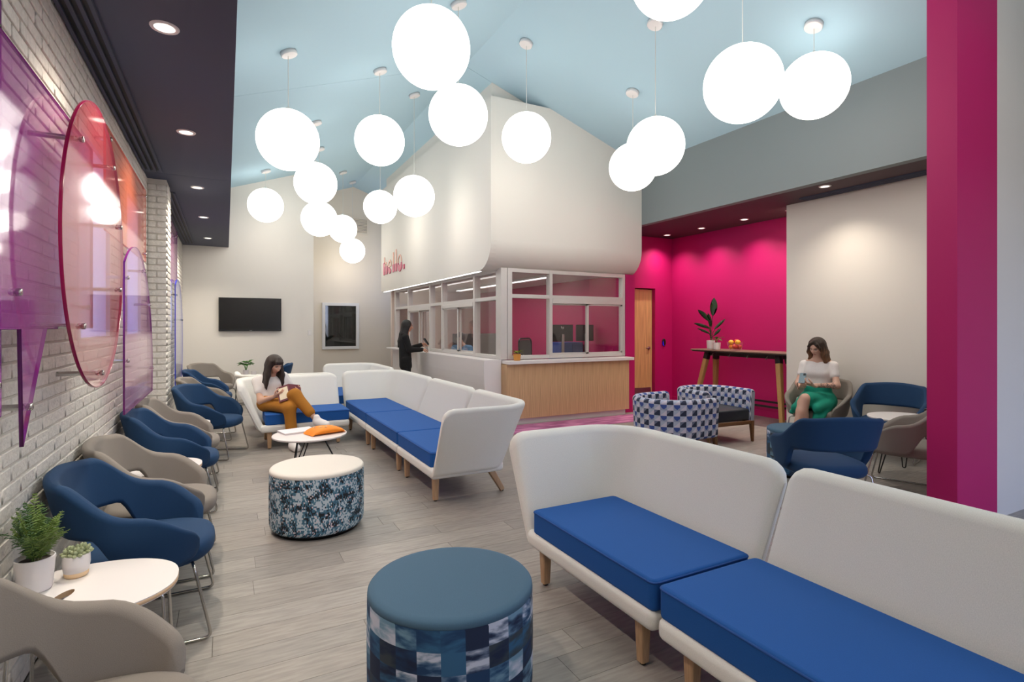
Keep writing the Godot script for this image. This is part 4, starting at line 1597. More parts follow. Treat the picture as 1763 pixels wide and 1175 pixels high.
# ---------------------------------------------------------------- details
func pot(t: Node3D, r0: float, r1: float, h: float, m: String, soil := true) -> void:
	obj("pot", one(func(mb): mb.lathe([Vector2(0, 0), Vector2(r0 * 0.95, 0), Vector2(r0, 0.006), Vector2(r1, h - 0.004), Vector2(r1 - 0.002, h), Vector2(r1 - 0.006, h), Vector2(r1 - 0.008, h - 0.02), Vector2(0, h - 0.022)], 36)), M[m], t)
	if soil:
		obj("soil", one(func(mb): mb.lathe([Vector2(0, h - 0.021), Vector2(r1 - 0.009, h - 0.021), Vector2(r1 - 0.009, h - 0.016), Vector2(0, h - 0.012)], 24)), M["soil"], t)

func broad_leaves(t: Node3D, n: int, base: float, ln: float, w: float, rise: float, m: String, sd: int) -> void:
	var r := RandomNumberGenerator.new()
	r.seed = sd
	for k in n:
		var a := TAU * k / n + r.randf_range(-0.3, 0.3)
		var up := rise * r.randf_range(0.7, 1.15)
		var d := Vector3(cos(a), 0, sin(a))
		var st := Vector3(0, base, 0) + d * 0.006
		var mid := st + Vector3(0, up, 0) + d * up * 0.3
		var tip := mid + d * ln * r.randf_range(0.8, 1.1) + Vector3(0, ln * r.randf_range(0.0, 0.95), 0)
		var l := obj("leaf", one(func(mb): mb.leaf(mid, tip, w, d.cross(Vector3.UP).normalized(), 0.3, 0.3)), M[m], t)
		obj("stalk", one(func(mb): mb.tube([st, st.lerp(mid, 0.5) + Vector3(0, 0.004, 0), mid], 0.0018, 5)), M[m], l)

func details() -> void:
	# television
	var t := thing("television", "black flat television mounted on the white far wall", "television", P(0.45, 1.74, DT))
	obj("housing", rbox(P(0, 0, -0.05), Vector3(1.16, 0.68, 0.05), 0.006, 0.004), M["black plastic"], t)
	obj("screen", mbox(P(0, 0.008, -0.0765), Vector3(1.13, 0.635, 0.004)), M["screen off"], t)
	obj("wall_mount", mbox(P(0, 0, -0.013), Vector3(0.4, 0.3, 0.025)), M["black metal"], t)
	obj("badge", mbox(P(0, -0.327, -0.077), Vector3(0.05, 0.008, 0.003)), M["steel"], t)
	# window in the far wall
	var w := Node3D.new()
	w.name = "window_6"
	add_child(w)
	w.set_meta("kind", "structure")
	var f := MB.new()
	for s in [-1.0, 1.0]:
		f.box(P(2.79 + s * 0.45, 1.505, DB - 0.03), Vector3(0.08, 1.27, 0.07))
		f.box(P(2.79, 1.505 + s * 0.595, DB - 0.03), Vector3(0.82, 0.08, 0.07))
	obj("window_frame", f, M["white trim"], w)
	obj("pane", mbox(P(2.79, 1.505, DB - 0.02), Vector3(0.82, 1.11, 0.008)), M["glass mirror dark"], w)
	# vent grille
	t = thing("vent_grille", "pale slatted vent grille high on the far wall", "air vent", P(2.98, 4.3, DB))
	obj("backing", mbox(P(0, 0, -0.004), Vector3(1.1, 0.42, 0.008)), M["partition grey"], t)
	for s in [-1.0, 1.0]:
		obj("frame", mbox(P(s * 0.55, 0, -0.015), Vector3(0.04, 0.46, 0.03)), M["paint cream"], t)
		obj("frame", mbox(P(0, s * 0.21, -0.015), Vector3(1.06, 0.04, 0.03)), M["paint cream"], t)
	for k in 11:
		obj("slat", one(func(mb): mb.box(P(0, -0.17 + k * 0.034, -0.018), Vector3(1.06, 0.022, 0.006), Basis(Vector3.RIGHT, 0.5))), M["paint cream"], t)
	t = thing("light_switch", "small white switch plate at the corner of the television wall", "switch", P(1.6, 1.36, DT))
	obj("plate", rbox(P(0, 0, -0.004), Vector3(0.08, 0.12, 0.008), 0.003), M["white trim"], t)
	obj("rocker", mbox(P(0, 0, -0.01), Vector3(0.03, 0.06, 0.006)), M["laminate white"], t)
	t = thing("wall_outlet", "white power outlet low on the television wall", "outlet", P(0.16, 0.28, DT))
	obj("plate", rbox(P(0, 0, -0.004), Vector3(0.08, 0.12, 0.008), 0.003), M["white trim"], t)
	obj("socket", mbox(P(0, 0, -0.009), Vector3(0.036, 0.07, 0.004)), M["laminate white"], t)
	# door reader
	t = thing("door_reader", "black oval reader with a blue glow on the magenta wall", "card reader", P(7.67, 1.18, 8.1))
	obj("housing", one(func(mb): mb.slab(disc(0.042, 0.075, 28), 0.03, 0.01, Transform3D(Basis(), P(0, 0, -0.015)), 3)), M["black plastic"], t)
	obj("indicator_light", one(func(mb): mb.slab(ribbon([Vector2(-0.034, 0.02), Vector2(-0.04, -0.02), Vector2(-0.03, -0.05), Vector2(-0.01, -0.068)], [0.006, 0.012, 0.012, 0.004]), 0.006, 0.0, Transform3D(Basis(), P(0, 0, -0.032)), 0, true)), M["hello blue light"], t)
	plants()
	table_things()
	office()

func plants() -> void:
	var r := RandomNumberGenerator.new()
	r.seed = 5
	# fern
	var t := thing("potted_fern", "leafy green fern in a white pot at the left edge of the view", "potted plant", P(-0.64, 0.501, 2.66))
	pot(t, 0.052, 0.062, 0.125, "ceramic")
	for k in 30:
		var a := r.randf() * TAU
		var ln := r.randf_range(0.15, 0.27)
		var out := r.randf_range(0.15, 0.75)
		var d := Vector3(cos(a), 0, sin(a))
		var pts := []
		for i in 9:
			var s := i / 8.0
			pts.append(Vector3(0, 0.105, 0) + d * Vector3(0.45 if d.x < 0 else 1.25, 1, 1.3) * (0.015 + out * ln * s * (0.5 + 0.6 * s)) + Vector3(0, ln * (s - 0.35 * out * s * s), 0))
		var fm: String = "fern" if k % 3 else "fern dark"
		var fr := obj("frond", one(func(mb): mb.tube(pts, [0.0016, 0.0015, 0.0014, 0.0013, 0.0012, 0.001, 0.001, 0.0008, 0.0006], 5)), M[fm], t)
		var lf := MB.new()
		for i in range(3, 22):
			var s := i / 22.0
			var at_ := s * 8
			var p: Vector3 = pts[int(at_)].lerp(pts[mini(int(at_) + 1, 8)], at_ - int(at_))
			var dir: Vector3 = (pts[mini(int(at_) + 1, 8)] - pts[maxi(int(at_) - 1, 0)]).normalized()
			var sd := dir.cross(d.cross(Vector3.UP)).cross(dir).normalized()
			var wl := (0.03 * sin(PI * (0.12 + 0.86 * s)) + 0.004) * r.randf_range(0.6, 1.15)
			for e in [-1.0, 1.0]:
				lf.leaf(p, p + sd * e * wl + dir * wl * r.randf_range(0.2, 0.8), 0.0065, dir, r.randf_range(-0.2, 0.6), 0.1, 3)
		var fo := obj("leaflets", lf, M[fm], fr)
		fo.set_meta("kind", "stuff")
	# succulent
	t = thing("potted_succulent", "pale green succulent in a small white pot with a tan base", "potted plant", P(-0.53, 0.501, 2.735))
	obj("pot", one(func(mb): mb.lathe([Vector2(0, 0.02), Vector2(0.041, 0.02), Vector2(0.046, 0.05), Vector2(0.045, 0.086), Vector2(0.041, 0.088), Vector2(0.04, 0.075), Vector2(0, 0.074)], 36)), M["ceramic"], t)
	obj("pot_base", one(func(mb): mb.lathe([Vector2(0, 0), Vector2(0.036, 0), Vector2(0.04, 0.006), Vector2(0.041, 0.02), Vector2(0, 0.02)], 36)), M["wood band"], t)
	for ros in [[-0.018, 0.004, 8, 0.036], [0.02, -0.008, 8, 0.038], [0.006, 0.022, 7, 0.032], [0.0, -0.004, 5, 0.04]]:
		for lay_ in 3:
			var n: int = ros[2] - lay_ * 2
			for k in n:
				var a := TAU * k / n + lay_ * 0.5
				var el := 0.35 + lay_ * 0.5
				var d := Vector3(cos(a) * cos(el), sin(el), sin(a) * cos(el))
				var b := Vector3(ros[0], 0.082 + lay_ * 0.003, ros[1])
				obj("leaf", one(func(mb): mb.tube([b, b + d * ros[3] * 0.35, b + d * ros[3] * 0.72, b + d * ros[3] * 0.92, b + d * ros[3]], [0.004, 0.0078, 0.008, 0.005, 0.0008], 7)), M["succulent"], t)
	# on the far table
	t = thing("potted_plant", "bright green leafy plant in a white pot on the far side table", "potted plant", P(0.34, 0.551, 11.55))
	pot(t, 0.045, 0.05, 0.11, "ceramic")
	broad_leaves(t, 15, 0.1, 0.12, 0.09, 0.13, "leaf green", 3)
	t = thing("plant_pot", "small white pot beside the leafy plant on the far side table", "plant pot", P(0.47, 0.551, 11.48))
	pot(t, 0.048, 0.05, 0.09, "ceramic")
	# on the bar table
	t = thing("potted_plant", "tall dark leaved plant in a white pot on the bar table", "potted plant", P(7.5, 1.102, 6.76))
	pot(t, 0.062, 0.07, 0.15, "ceramic")
	var st := Vector3(0, 0.13, 0)
	var leaves := [[Vector3(-0.02, 0.75, 0.06), 0.33, 0.13, Vector3(0.05, 1, 0.05)], [Vector3(-0.03, 0.62, 0.0), 0.3, 0.09, Vector3(-0.6, 0.75, -0.35)], [Vector3(-0.02, 0.46, 0), 0.3, 0.06, Vector3(-0.75, 0.35, -0.5)], [Vector3(-0.02, 0.34, 0), 0.24, 0.045, Vector3(-0.6, 0.35, -0.4)], [Vector3(0.03, 0.44, 0.05), 0.27, 0.05, Vector3(0.4, 0.7, 0.5)], [Vector3(0.02, 0.3, 0.05), 0.18, 0.05, Vector3(0.35, 0.7, 0.5)], [Vector3(0.0, 0.5, 0.0), 0.26, 0.07, Vector3(-0.15, 0.95, -0.1)]]
	for l in leaves:
		var d: Vector3 = l[3].normalized()
		var a: Vector3 = l[0] * Vector3(1, 0.78, 1)
		var lo := obj("leaf", one(func(mb): mb.leaf(a, a + d * l[1], l[2], d.cross(Vector3(1, 0.2, -0.4)).normalized(), 0.05, 0.3)), M["leaf dark"], t)
		obj("stalk", one(func(mb): mb.tube([st, st.lerp(a, 0.5) + Vector3(0, 0.03, 0), a + d * 0.02], 0.005, 6)), M["leaf dark"], lo)
	t = thing("potted_plant", "short green plant in the smaller white pot on the bar table", "potted plant", P(7.42, 1.102, 6.56))
	pot(t, 0.058, 0.064, 0.12, "ceramic")
	broad_leaves(t, 9, 0.11, 0.1, 0.05, 0.07, "leaf green", 8)
	# on the oak counter
	t = thing("potted_plant", "small green plant in a terracotta pot on the end of the oak counter", "potted plant", P(3.93, 0.976, 7.28))
	pot(t, 0.05, 0.062, 0.1, "terracotta")
	broad_leaves(t, 14, 0.09, 0.085, 0.035, 0.03, "leaf lime", 6)
	# fruit bowl
	t = thing("fruit_bowl", "clear glass bowl of fruit on the bar table", "bowl", P(7.45, 1.102, 6.2))
	obj("glass_bowl", one(func(mb): mb.lathe([Vector2(0, 0), Vector2(0.07, 0), Vector2(0.09, 0.01), Vector2(0.12, 0.08), Vector2(0.135, 0.14), Vector2(0.132, 0.14), Vector2(0.116, 0.08), Vector2(0.086, 0.014), Vector2(0, 0.006)], 40)), M["glass"], t)
	var fruit := [["fruit_orange", "orange fruit low at the left of the glass bowl", "fruit orange", -0.02, 0.055, -0.06], ["fruit_peach", "red fruit at the centre of the glass bowl", "fruit red", -0.05, 0.06, 0.03], ["fruit_apple", "yellow fruit on top at the left of the bowl", "fruit yellow", -0.03, 0.13, -0.06], ["fruit_apple", "yellow fruit on top at the right of the bowl", "fruit yellow", -0.02, 0.135, 0.065], ["fruit_peach", "red fruit on top between the two yellow ones", "fruit red", 0.03, 0.145, 0.0], ["fruit_peach", "red fruit low at the right back of the bowl", "fruit red", 0.045, 0.055, 0.04], ["fruit_orange", "orange fruit low at the back left of the bowl", "fruit orange", 0.045, 0.06, -0.045]]
	for q in fruit:
		var o := thing(q[0], q[1], "fruit", P(7.45 + q[3], 1.102 + q[4], 6.2 - q[5]), 0, "fruit in the glass bowl")
		var pr := []
		for k in 15:
			var a := -PI / 2 + PI * k / 14
			pr.append(Vector2(cos(a) * 0.043, sin(a) * 0.04 - 0.008 * exp(-pow(cos(a) * 0.043 / 0.008, 2)) * signf(sin(a))))
		obj("flesh", one(func(mb): mb.lathe(pr, 20)), M[q[2]], o)
		obj("stem", one(func(mb): mb.tube([Vector3(0, 0.03, 0), Vector3(0.001, 0.037, 0), Vector3(0.003, 0.045, 0)], 0.002, 5)), M["wood walnut"], o)

func table_things() -> void:
	# notebook and orange pouch on the coffee table
	var y := 0.401
	var t := thing("notebook", "closed pale notebook lying on the coffee table", "notebook", P(0.66, y, 6.03), 0.25)
	obj("cover", one(func(mb):
		mb.box(Vector3(0, 0.001, 0), Vector3(0.34, 0.002, 0.24))
		mb.box(Vector3(0, 0.017, 0), Vector3(0.34, 0.002, 0.24))), M["paper white"], t)
	obj("pages", mbox(Vector3(0, 0.009, 0), Vector3(0.33, 0.014, 0.23)), M["ceramic"], t)
	t = thing("orange_pouch", "orange printed pouch lying on the coffee table", "pouch", P(0.9, y, 5.83), 0.3)
	var rows := []
	for i in 13:
		var u := -1.0 + i / 6.0
		var row := PackedVector3Array()
		for k in 20:
			var a := TAU * k / 20
			var wz := 0.12 * (1.0 - 0.08 * u * u)
			var hh := 0.034 * pow(maxf(1.0 - pow(absf(u), 2.5), 0.0), 0.6) + 0.002
			row.append(Vector3(u * 0.18, 0.002 + hh + hh * sin(a) * (1.0 if sin(a) > 0 else 1.0), signf(cos(a)) * pow(absf(cos(a)), 0.6) * wz))
		rows.append(row)
	obj("pouch_body", one(func(mb): mb.patch(rows)), M["orange bag"], t)
	for q in [[-0.06, 0.03, 0.4], [0.02, -0.03, 1.4], [0.08, 0.04, 2.2], [-0.02, 0.06, 0.9], [0.1, -0.04, 0.2], [-0.1, -0.02, 1.9]]:
		var u: float = q[0] / 0.18
		var hh := 0.034 * pow(1.0 - pow(absf(u), 2.5), 0.6) + 0.002
		var zz: float = q[1] / 0.12
		var yy := 0.0035 + hh + hh * sqrt(maxf(0.0, 1.0 - pow(absf(zz), 1.0 / 0.6 * 2.0)))
		obj("printed_flower", one(func(mb):
			for g in 3:
				mb.slab(disc(0.017, 0.007, 10), 0.002, 0.0, Transform3D(Basis(Vector3.UP, q[2] + g * PI / 3) * Basis(Vector3.RIGHT, PI / 2), Vector3(q[0], yy, q[1])), 0)), M["bag print"], t)
	# charging block on the alcove table
	t = thing("charging_block", "small black charging block on the round alcove table by the column", "charger", P(6.02, 0.581, 2.76))
	obj("block", rbox(Vector3(0, 0.06, 0), Vector3(0.06, 0.12, 0.05), 0.008), M["black plastic"], t)
	obj("port_panel", mbox(Vector3(-0.031, 0.075, 0), Vector3(0.002, 0.06, 0.03)), M["aluminium dark"], t)

func office() -> void:
	# desk, screens, chair, cabinet and partition behind the glass
	var t := thing("office_desk", "pale office desk behind the reception windows", "desk", P(4.95, 0, 8.15))
	obj("desktop", rbox(P(0, 0.74, 0), Vector3(2.2, 0.03, 0.6), 0.01), M["laminate white"], t)
	for s in [-1.0, 1.0]:
		obj("side_panel", mbox(P(s * 1.05, 0.36, 0), Vector3(0.03, 0.72, 0.56)), M["laminate white"], t)
	for q in [[5.28, 8.1, 0.0, "black monitor seen from behind through the sliding reception window"], [5.88, 8.25, 0.2, "second dark monitor right of the logo monitor behind the glass"]]:
		t = thing("monitor", q[3], "monitor", P(q[0], 0.757, q[1]), q[2])
		obj("housing", rbox(Vector3(0, 0.62, 0), Vector3(0.46, 0.3, 0.03), 0.01, 0.006), M["black plastic"], t)
		obj("screen", mbox(Vector3(0, 0.62, -0.0165), Vector3(0.44, 0.28, 0.003)), M["screen off"], t)
		obj("stand", rbox(Vector3(0, 0.3, 0.03), Vector3(0.05, 0.6, 0.03), 0.008), M["steel"], t)
		obj("foot", rbox(Vector3(0, 0.008, 0), Vector3(0.24, 0.016, 0.18), 0.02, 0.004), M["black plastic"], t)
		if q[2] == 0.0:
			var tm := TextMesh.new()
			tm.text = "hp"
			tm.font_size = 16
			tm.pixel_size = 0.0035
			tm.depth = 0.002
			var sf := SystemFont.new()
			sf.font_names = PackedStringArray(["Droid Sans"])
			sf.font_italic = true
			tm.font = sf
			var lo := MeshInstance3D.new()
			lo.name = "logo"
			lo.mesh = tm
			lo.material_override = M["laminate white"]
			t.add_child(lo)
			lo.position = Vector3(0, 0.72, 0.017)
	t = thing("office_chair", "dark mesh office chair behind the left front reception pane", "office chair", P(5.05, 0, 8.62), 0.5)
	obj("seat", rbox(Vector3(0, 0.47, 0), Vector3(0.48, 0.07, 0.46), 0.08), M["black plastic"], t)
	obj("back_frame", one(func(mb): mb.tube(round_path([Vector3(-0.2, 0.62, -0.22), Vector3(-0.22, 1.27, -0.24), Vector3(0.22, 1.27, -0.24), Vector3(0.2, 0.62, -0.22), Vector3(-0.2, 0.62, -0.22)], 0.1), 0.016, 8)), M["black plastic"], t)
	obj("mesh_back", one(func(mb): mb.slab(rect(0.4, 0.6, 0.08, 5), 0.008, 0.003, Transform3D(Basis(Vector3.RIGHT, -0.03), Vector3(0, 0.945, -0.23)))), M["partition grey"], t)
	obj("column", one(func(mb): mb.lathe([Vector2(0, 0.06), Vector2(0.03, 0.06), Vector2(0.03, 0.44), Vector2(0, 0.44)], 14)), M["steel"], t)
	for k in 5:
		var a := TAU * k / 5
		var lg := obj("base_spoke", one(func(mb): leg(mb, Vector3(0, 0.09, 0), Vector3(cos(a) * 0.3, 0.06, sin(a) * 0.3), 0.05, 0.03)), M["black plastic"], t)
		obj("castor", one(func(mb): mb.lathe([Vector2(0, -0.012), Vector2(0.026, -0.012), Vector2(0.026, 0.012), Vector2(0, 0.012)], 12, Transform3D(Basis(Vector3.RIGHT, PI / 2), Vector3(cos(a) * 0.3, 0.027, sin(a) * 0.3)))), M["black plastic"], lg)
	t = thing("desk_cabinet", "blue low cabinet behind the right sliding reception window", "cabinet", P(5.85, 0, 8.85))
	obj("body", rbox(Vector3(0, 0.6, 0), Vector3(0.5, 1.18, 0.45), 0.006, 0.004), M["cabinet blue"], t)
	for k in 2:
		var dr := obj("door", rbox(Vector3(-0.125 + k * 0.25, 0.6, 0.232), Vector3(0.235, 1.12, 0.016), 0.004, 0.003), M["cabinet blue"], t)
		obj("handle", mbox(Vector3(-0.03 + k * 0.06, 0.7, 0.245), Vector3(0.012, 0.12, 0.012)), M["steel"], dr)
	t = thing("office_partition", "grey desk partition screen behind the seated clerk", "partition", P(5.2, 0, 11.5))
	obj("panel", rbox(Vector3(0, 0.68, 0), Vector3(1.3, 1.3, 0.05), 0.01), M["partition grey"], t)
	for s in [-1.0, 1.0]:
		obj("foot", mbox(Vector3(s * 0.5, 0.015, 0), Vector3(0.06, 0.03, 0.3)), M["steel"], t)
	t = thing("card_terminal", "dark card terminal on the white counter by the standing woman's hands", "card terminal", P(3.62, 0.986, 10.62), PI / 2)
	obj("stand", one(func(mb): leg(mb, Vector3(0, 0.16, 0), Vector3(0, 0, 0.02), 0.03, 0.05)), M["steel"], t)
	obj("keypad", one(func(mb): mb.slab(rect(0.09, 0.16, 0.015, 3), 0.03, 0.008, Transform3D(Basis(Vector3.RIGHT, -0.6), Vector3(0, 0.2, 0)), 2)), M["black plastic"], t)

# ---------------------------------------------------------------- people
func skull(mb: MB, o: Vector3, fwd: Vector3, up: Vector3, k: float, skin: Color, hair: Color) -> void:
	# head with face, local z forward; pigment as vertex colours
	var z := fwd.normalized()
	var x := up.cross(z).normalized()
	var y := z.cross(x)
	var rows := 60
	var cols := 80
	mb.beg()
	for i in rows + 1:
		var la := -PI / 2 + PI * i / rows
		for j in cols + 1:
			# denser columns on the face side
			var u := -1.0 + 2.0 * j / cols
			var lo := PI * (0.55 * u + 0.45 * u * u * u)
			var d := Vector3(sin(lo) * cos(la), sin(la), cos(lo) * cos(la))
			var p := Vector3(d.x * 0.074, d.y * 0.112, d.z * (0.09 if d.z > 0 else 0.098))
			if p.y < 0:
				var q := -p.y / 0.112
				p.x *= 1.0 - 0.36 * pow(q, 1.4)
				if p.z < 0:
					p.z *= 1.0 - 0.42 * q
				else:
					p.z *= 1.0 - 0.05 * q
			var f := clampf(d.z * 3.0, 0, 1)
			var g := func(cx, cy, sx, sy): return exp(-pow((absf(p.x) - cx) / sx, 2) - pow((p.y - cy) / sy, 2)) * f
			var nose: float = exp(-pow(p.x / (0.009 + 0.006 * sm(0.0, -0.035, p.y)), 2)) * sm(0.025, -0.028, p.y) * sm(-0.046, -0.034, p.y) * f
			var dz: float = 0.024 * nose - 0.009 * g.call(0.031, 0.008, 0.015, 0.011) + 0.004 * g.call(0.03, 0.028, 0.024, 0.008) + 0.0055 * g.call(0.0, -0.056, 0.022, 0.007) + 0.005 * g.call(0.0, -0.068, 0.018, 0.006) - 0.003 * g.call(0.0, -0.062, 0.024, 0.0022) + 0.009 * g.call(0.0, -0.095, 0.022, 0.014) + 0.004 * g.call(0.042, -0.02, 0.02, 0.018)
			p.z += dz
			var ear := exp(-pow((p.y + 0.002) / 0.022, 2) - pow((p.z + 0.01) / 0.014, 2))
			p.x += signf(p.x) * 0.012 * ear * clampf(absf(d.x) * 2 - 1, 0, 1)
			var c := skin
			if f > 0.3:
				c = c.lerp(Color(0.42, 0.12, 0.11), clampf(1.3 * float(g.call(0.0, -0.0615, 0.022, 0.0085)), 0, 0.85))
				c = c.lerp(Color(skin.r, skin.g * 0.72, skin.b * 0.7), 0.3 * float(g.call(0.042, -0.028, 0.018, 0.018)))
				c = c.lerp(hair, clampf(1.6 * float(g.call(0.032, 0.0275, 0.017, 0.0045)), 0, 0.9))
				var ey: float = pow((absf(p.x) - 0.031) / 0.0135, 2) + pow((p.y - 0.0085) / 0.0055, 2)
				if ey < 1.0:
					c = Color(0.6, 0.58, 0.55)
					if absf(absf(p.x) - 0.031) < 0.0062:
						c = Color(0.03, 0.018, 0.012)
				elif ey < 1.7 and p.y > 0.0085:
					c = hair * 0.7
			mb.col = c
			mb.add(o + (x * p.x + y * p.y + z * p.z) * k)
	var w := cols + 1
	for i in rows:
		for j in cols:
			var a := mb.v0 + i * w + j
			mb.tri(a, a + 1, a + w)
			mb.tri(a + 1, a + w + 1, a + w)
		mb.seams.append([mb.v0 + i * w, mb.v0 + i * w + cols])
	mb.fin()
	mb.col = skin

func hand(mb: MB, wrist: Vector3, dir: Vector3, palm: Vector3, thumb_side: float, curl: float) -> void:
	# dir: towards the fingers; palm: direction the palm faces; five separate fingers
	var f := dir.normalized()
	var s := palm.cross(f).normalized() * thumb_side
	var pn := f.cross(s).normalized()
	if pn.dot(palm) < 0:
		pn = -pn
	var pr := []
	var base := wrist + f * 0.075
	for q in [-0.027, -0.009, 0.009, 0.026]:
		pr.append([wrist + f * 0.005 + s * q * 0.55, base + s * q, 0.015, 0.011])
	pr.append([wrist - f * 0.03, wrist + f * 0.01, 0.023, 0.02])
	var lens := [0.066, 0.078, 0.072, 0.056]
	var offs := [0.028, 0.0095, -0.0095, -0.028]
	for i in 4:
		var p: Vector3 = base + s * offs[i]
		var a := 0.25 + curl * 0.5
		for seg in 3:
			var ln: float = lens[i] * [0.45, 0.32, 0.26][seg]
			var d := (f * cos(a) + pn * sin(a)).normalized()
			var e := p + d * ln
			pr.append([p, e, 0.0088 - seg * 0.0007, 0.0082 - seg * 0.0009])
			p = e
			a += curl * 0.75
	var p2 := wrist + f * 0.02 + s * 0.024
	var d1 := (f * 0.6 + s * 0.75 + pn * 0.35).normalized()
	pr.append([p2, p2 + d1 * 0.038, 0.0135, 0.0105])
	var p3 := p2 + d1 * 0.038
	var d2 := (f * 0.85 + s * 0.25 + pn * 0.45).normalized()
	pr.append([p3, p3 + d2 * 0.03, 0.0102, 0.0092])
	pr.append([p3 + d2 * 0.03, p3 + d2 * 0.03 + (d2 + pn * 0.3).normalized() * 0.022, 0.0092, 0.0075])
	mb.sdf(pr, 0.0034, 0.0028)

func shoe(t: Node3D, a: Vector3, toe: Vector3, m: String) -> void:
	var f := (toe - a).normalized()
	obj("shoe", one(func(mb):
		mb.sdf([[a, a + f * 0.04, 0.042, 0.045], [a + f * 0.03, toe - f * 0.05, 0.046, 0.042], [toe - f * 0.08, toe - f * 0.03, 0.043, 0.034], [a + Vector3(0, 0.03, 0), a + Vector3(0, 0.055, 0), 0.038, 0.036]], 0.008, 0.012)), M[m], t)

func locks(o: Vector3, fwd: Vector3, up: Vector3, k: float, spec: Array) -> Array:
	# hair: cap round the back of the head, then strands given as local polylines
	var z := fwd.normalized()
	var x := up.cross(z).normalized()
	var y := z.cross(x)
	var L := func(p: Vector3): return o + (x * p.x + y * p.y + z * p.z) * k
	var pr := [[L.call(Vector3(0, 0.036, -0.026)), L.call(Vector3(0, 0.03, -0.03)), 0.1 * k, 0.1 * k], [L.call(Vector3(0, -0.03, -0.045)), L.call(Vector3(0, 0.02, -0.03)), 0.078 * k, 0.09 * k]]
	for s in spec:
		for i in s.size() - 1:
			var a: Vector3 = s[i][0] if s[i].size() > 2 else L.call(s[i][0])
			var b: Vector3 = s[i + 1][0] if s[i + 1].size() > 2 else L.call(s[i + 1][0])
			pr.append([a, b, s[i][1], s[i + 1][1]])
	return pr

func people() -> void:
	reader()
	phone_user()
	visitor()
	clerk()

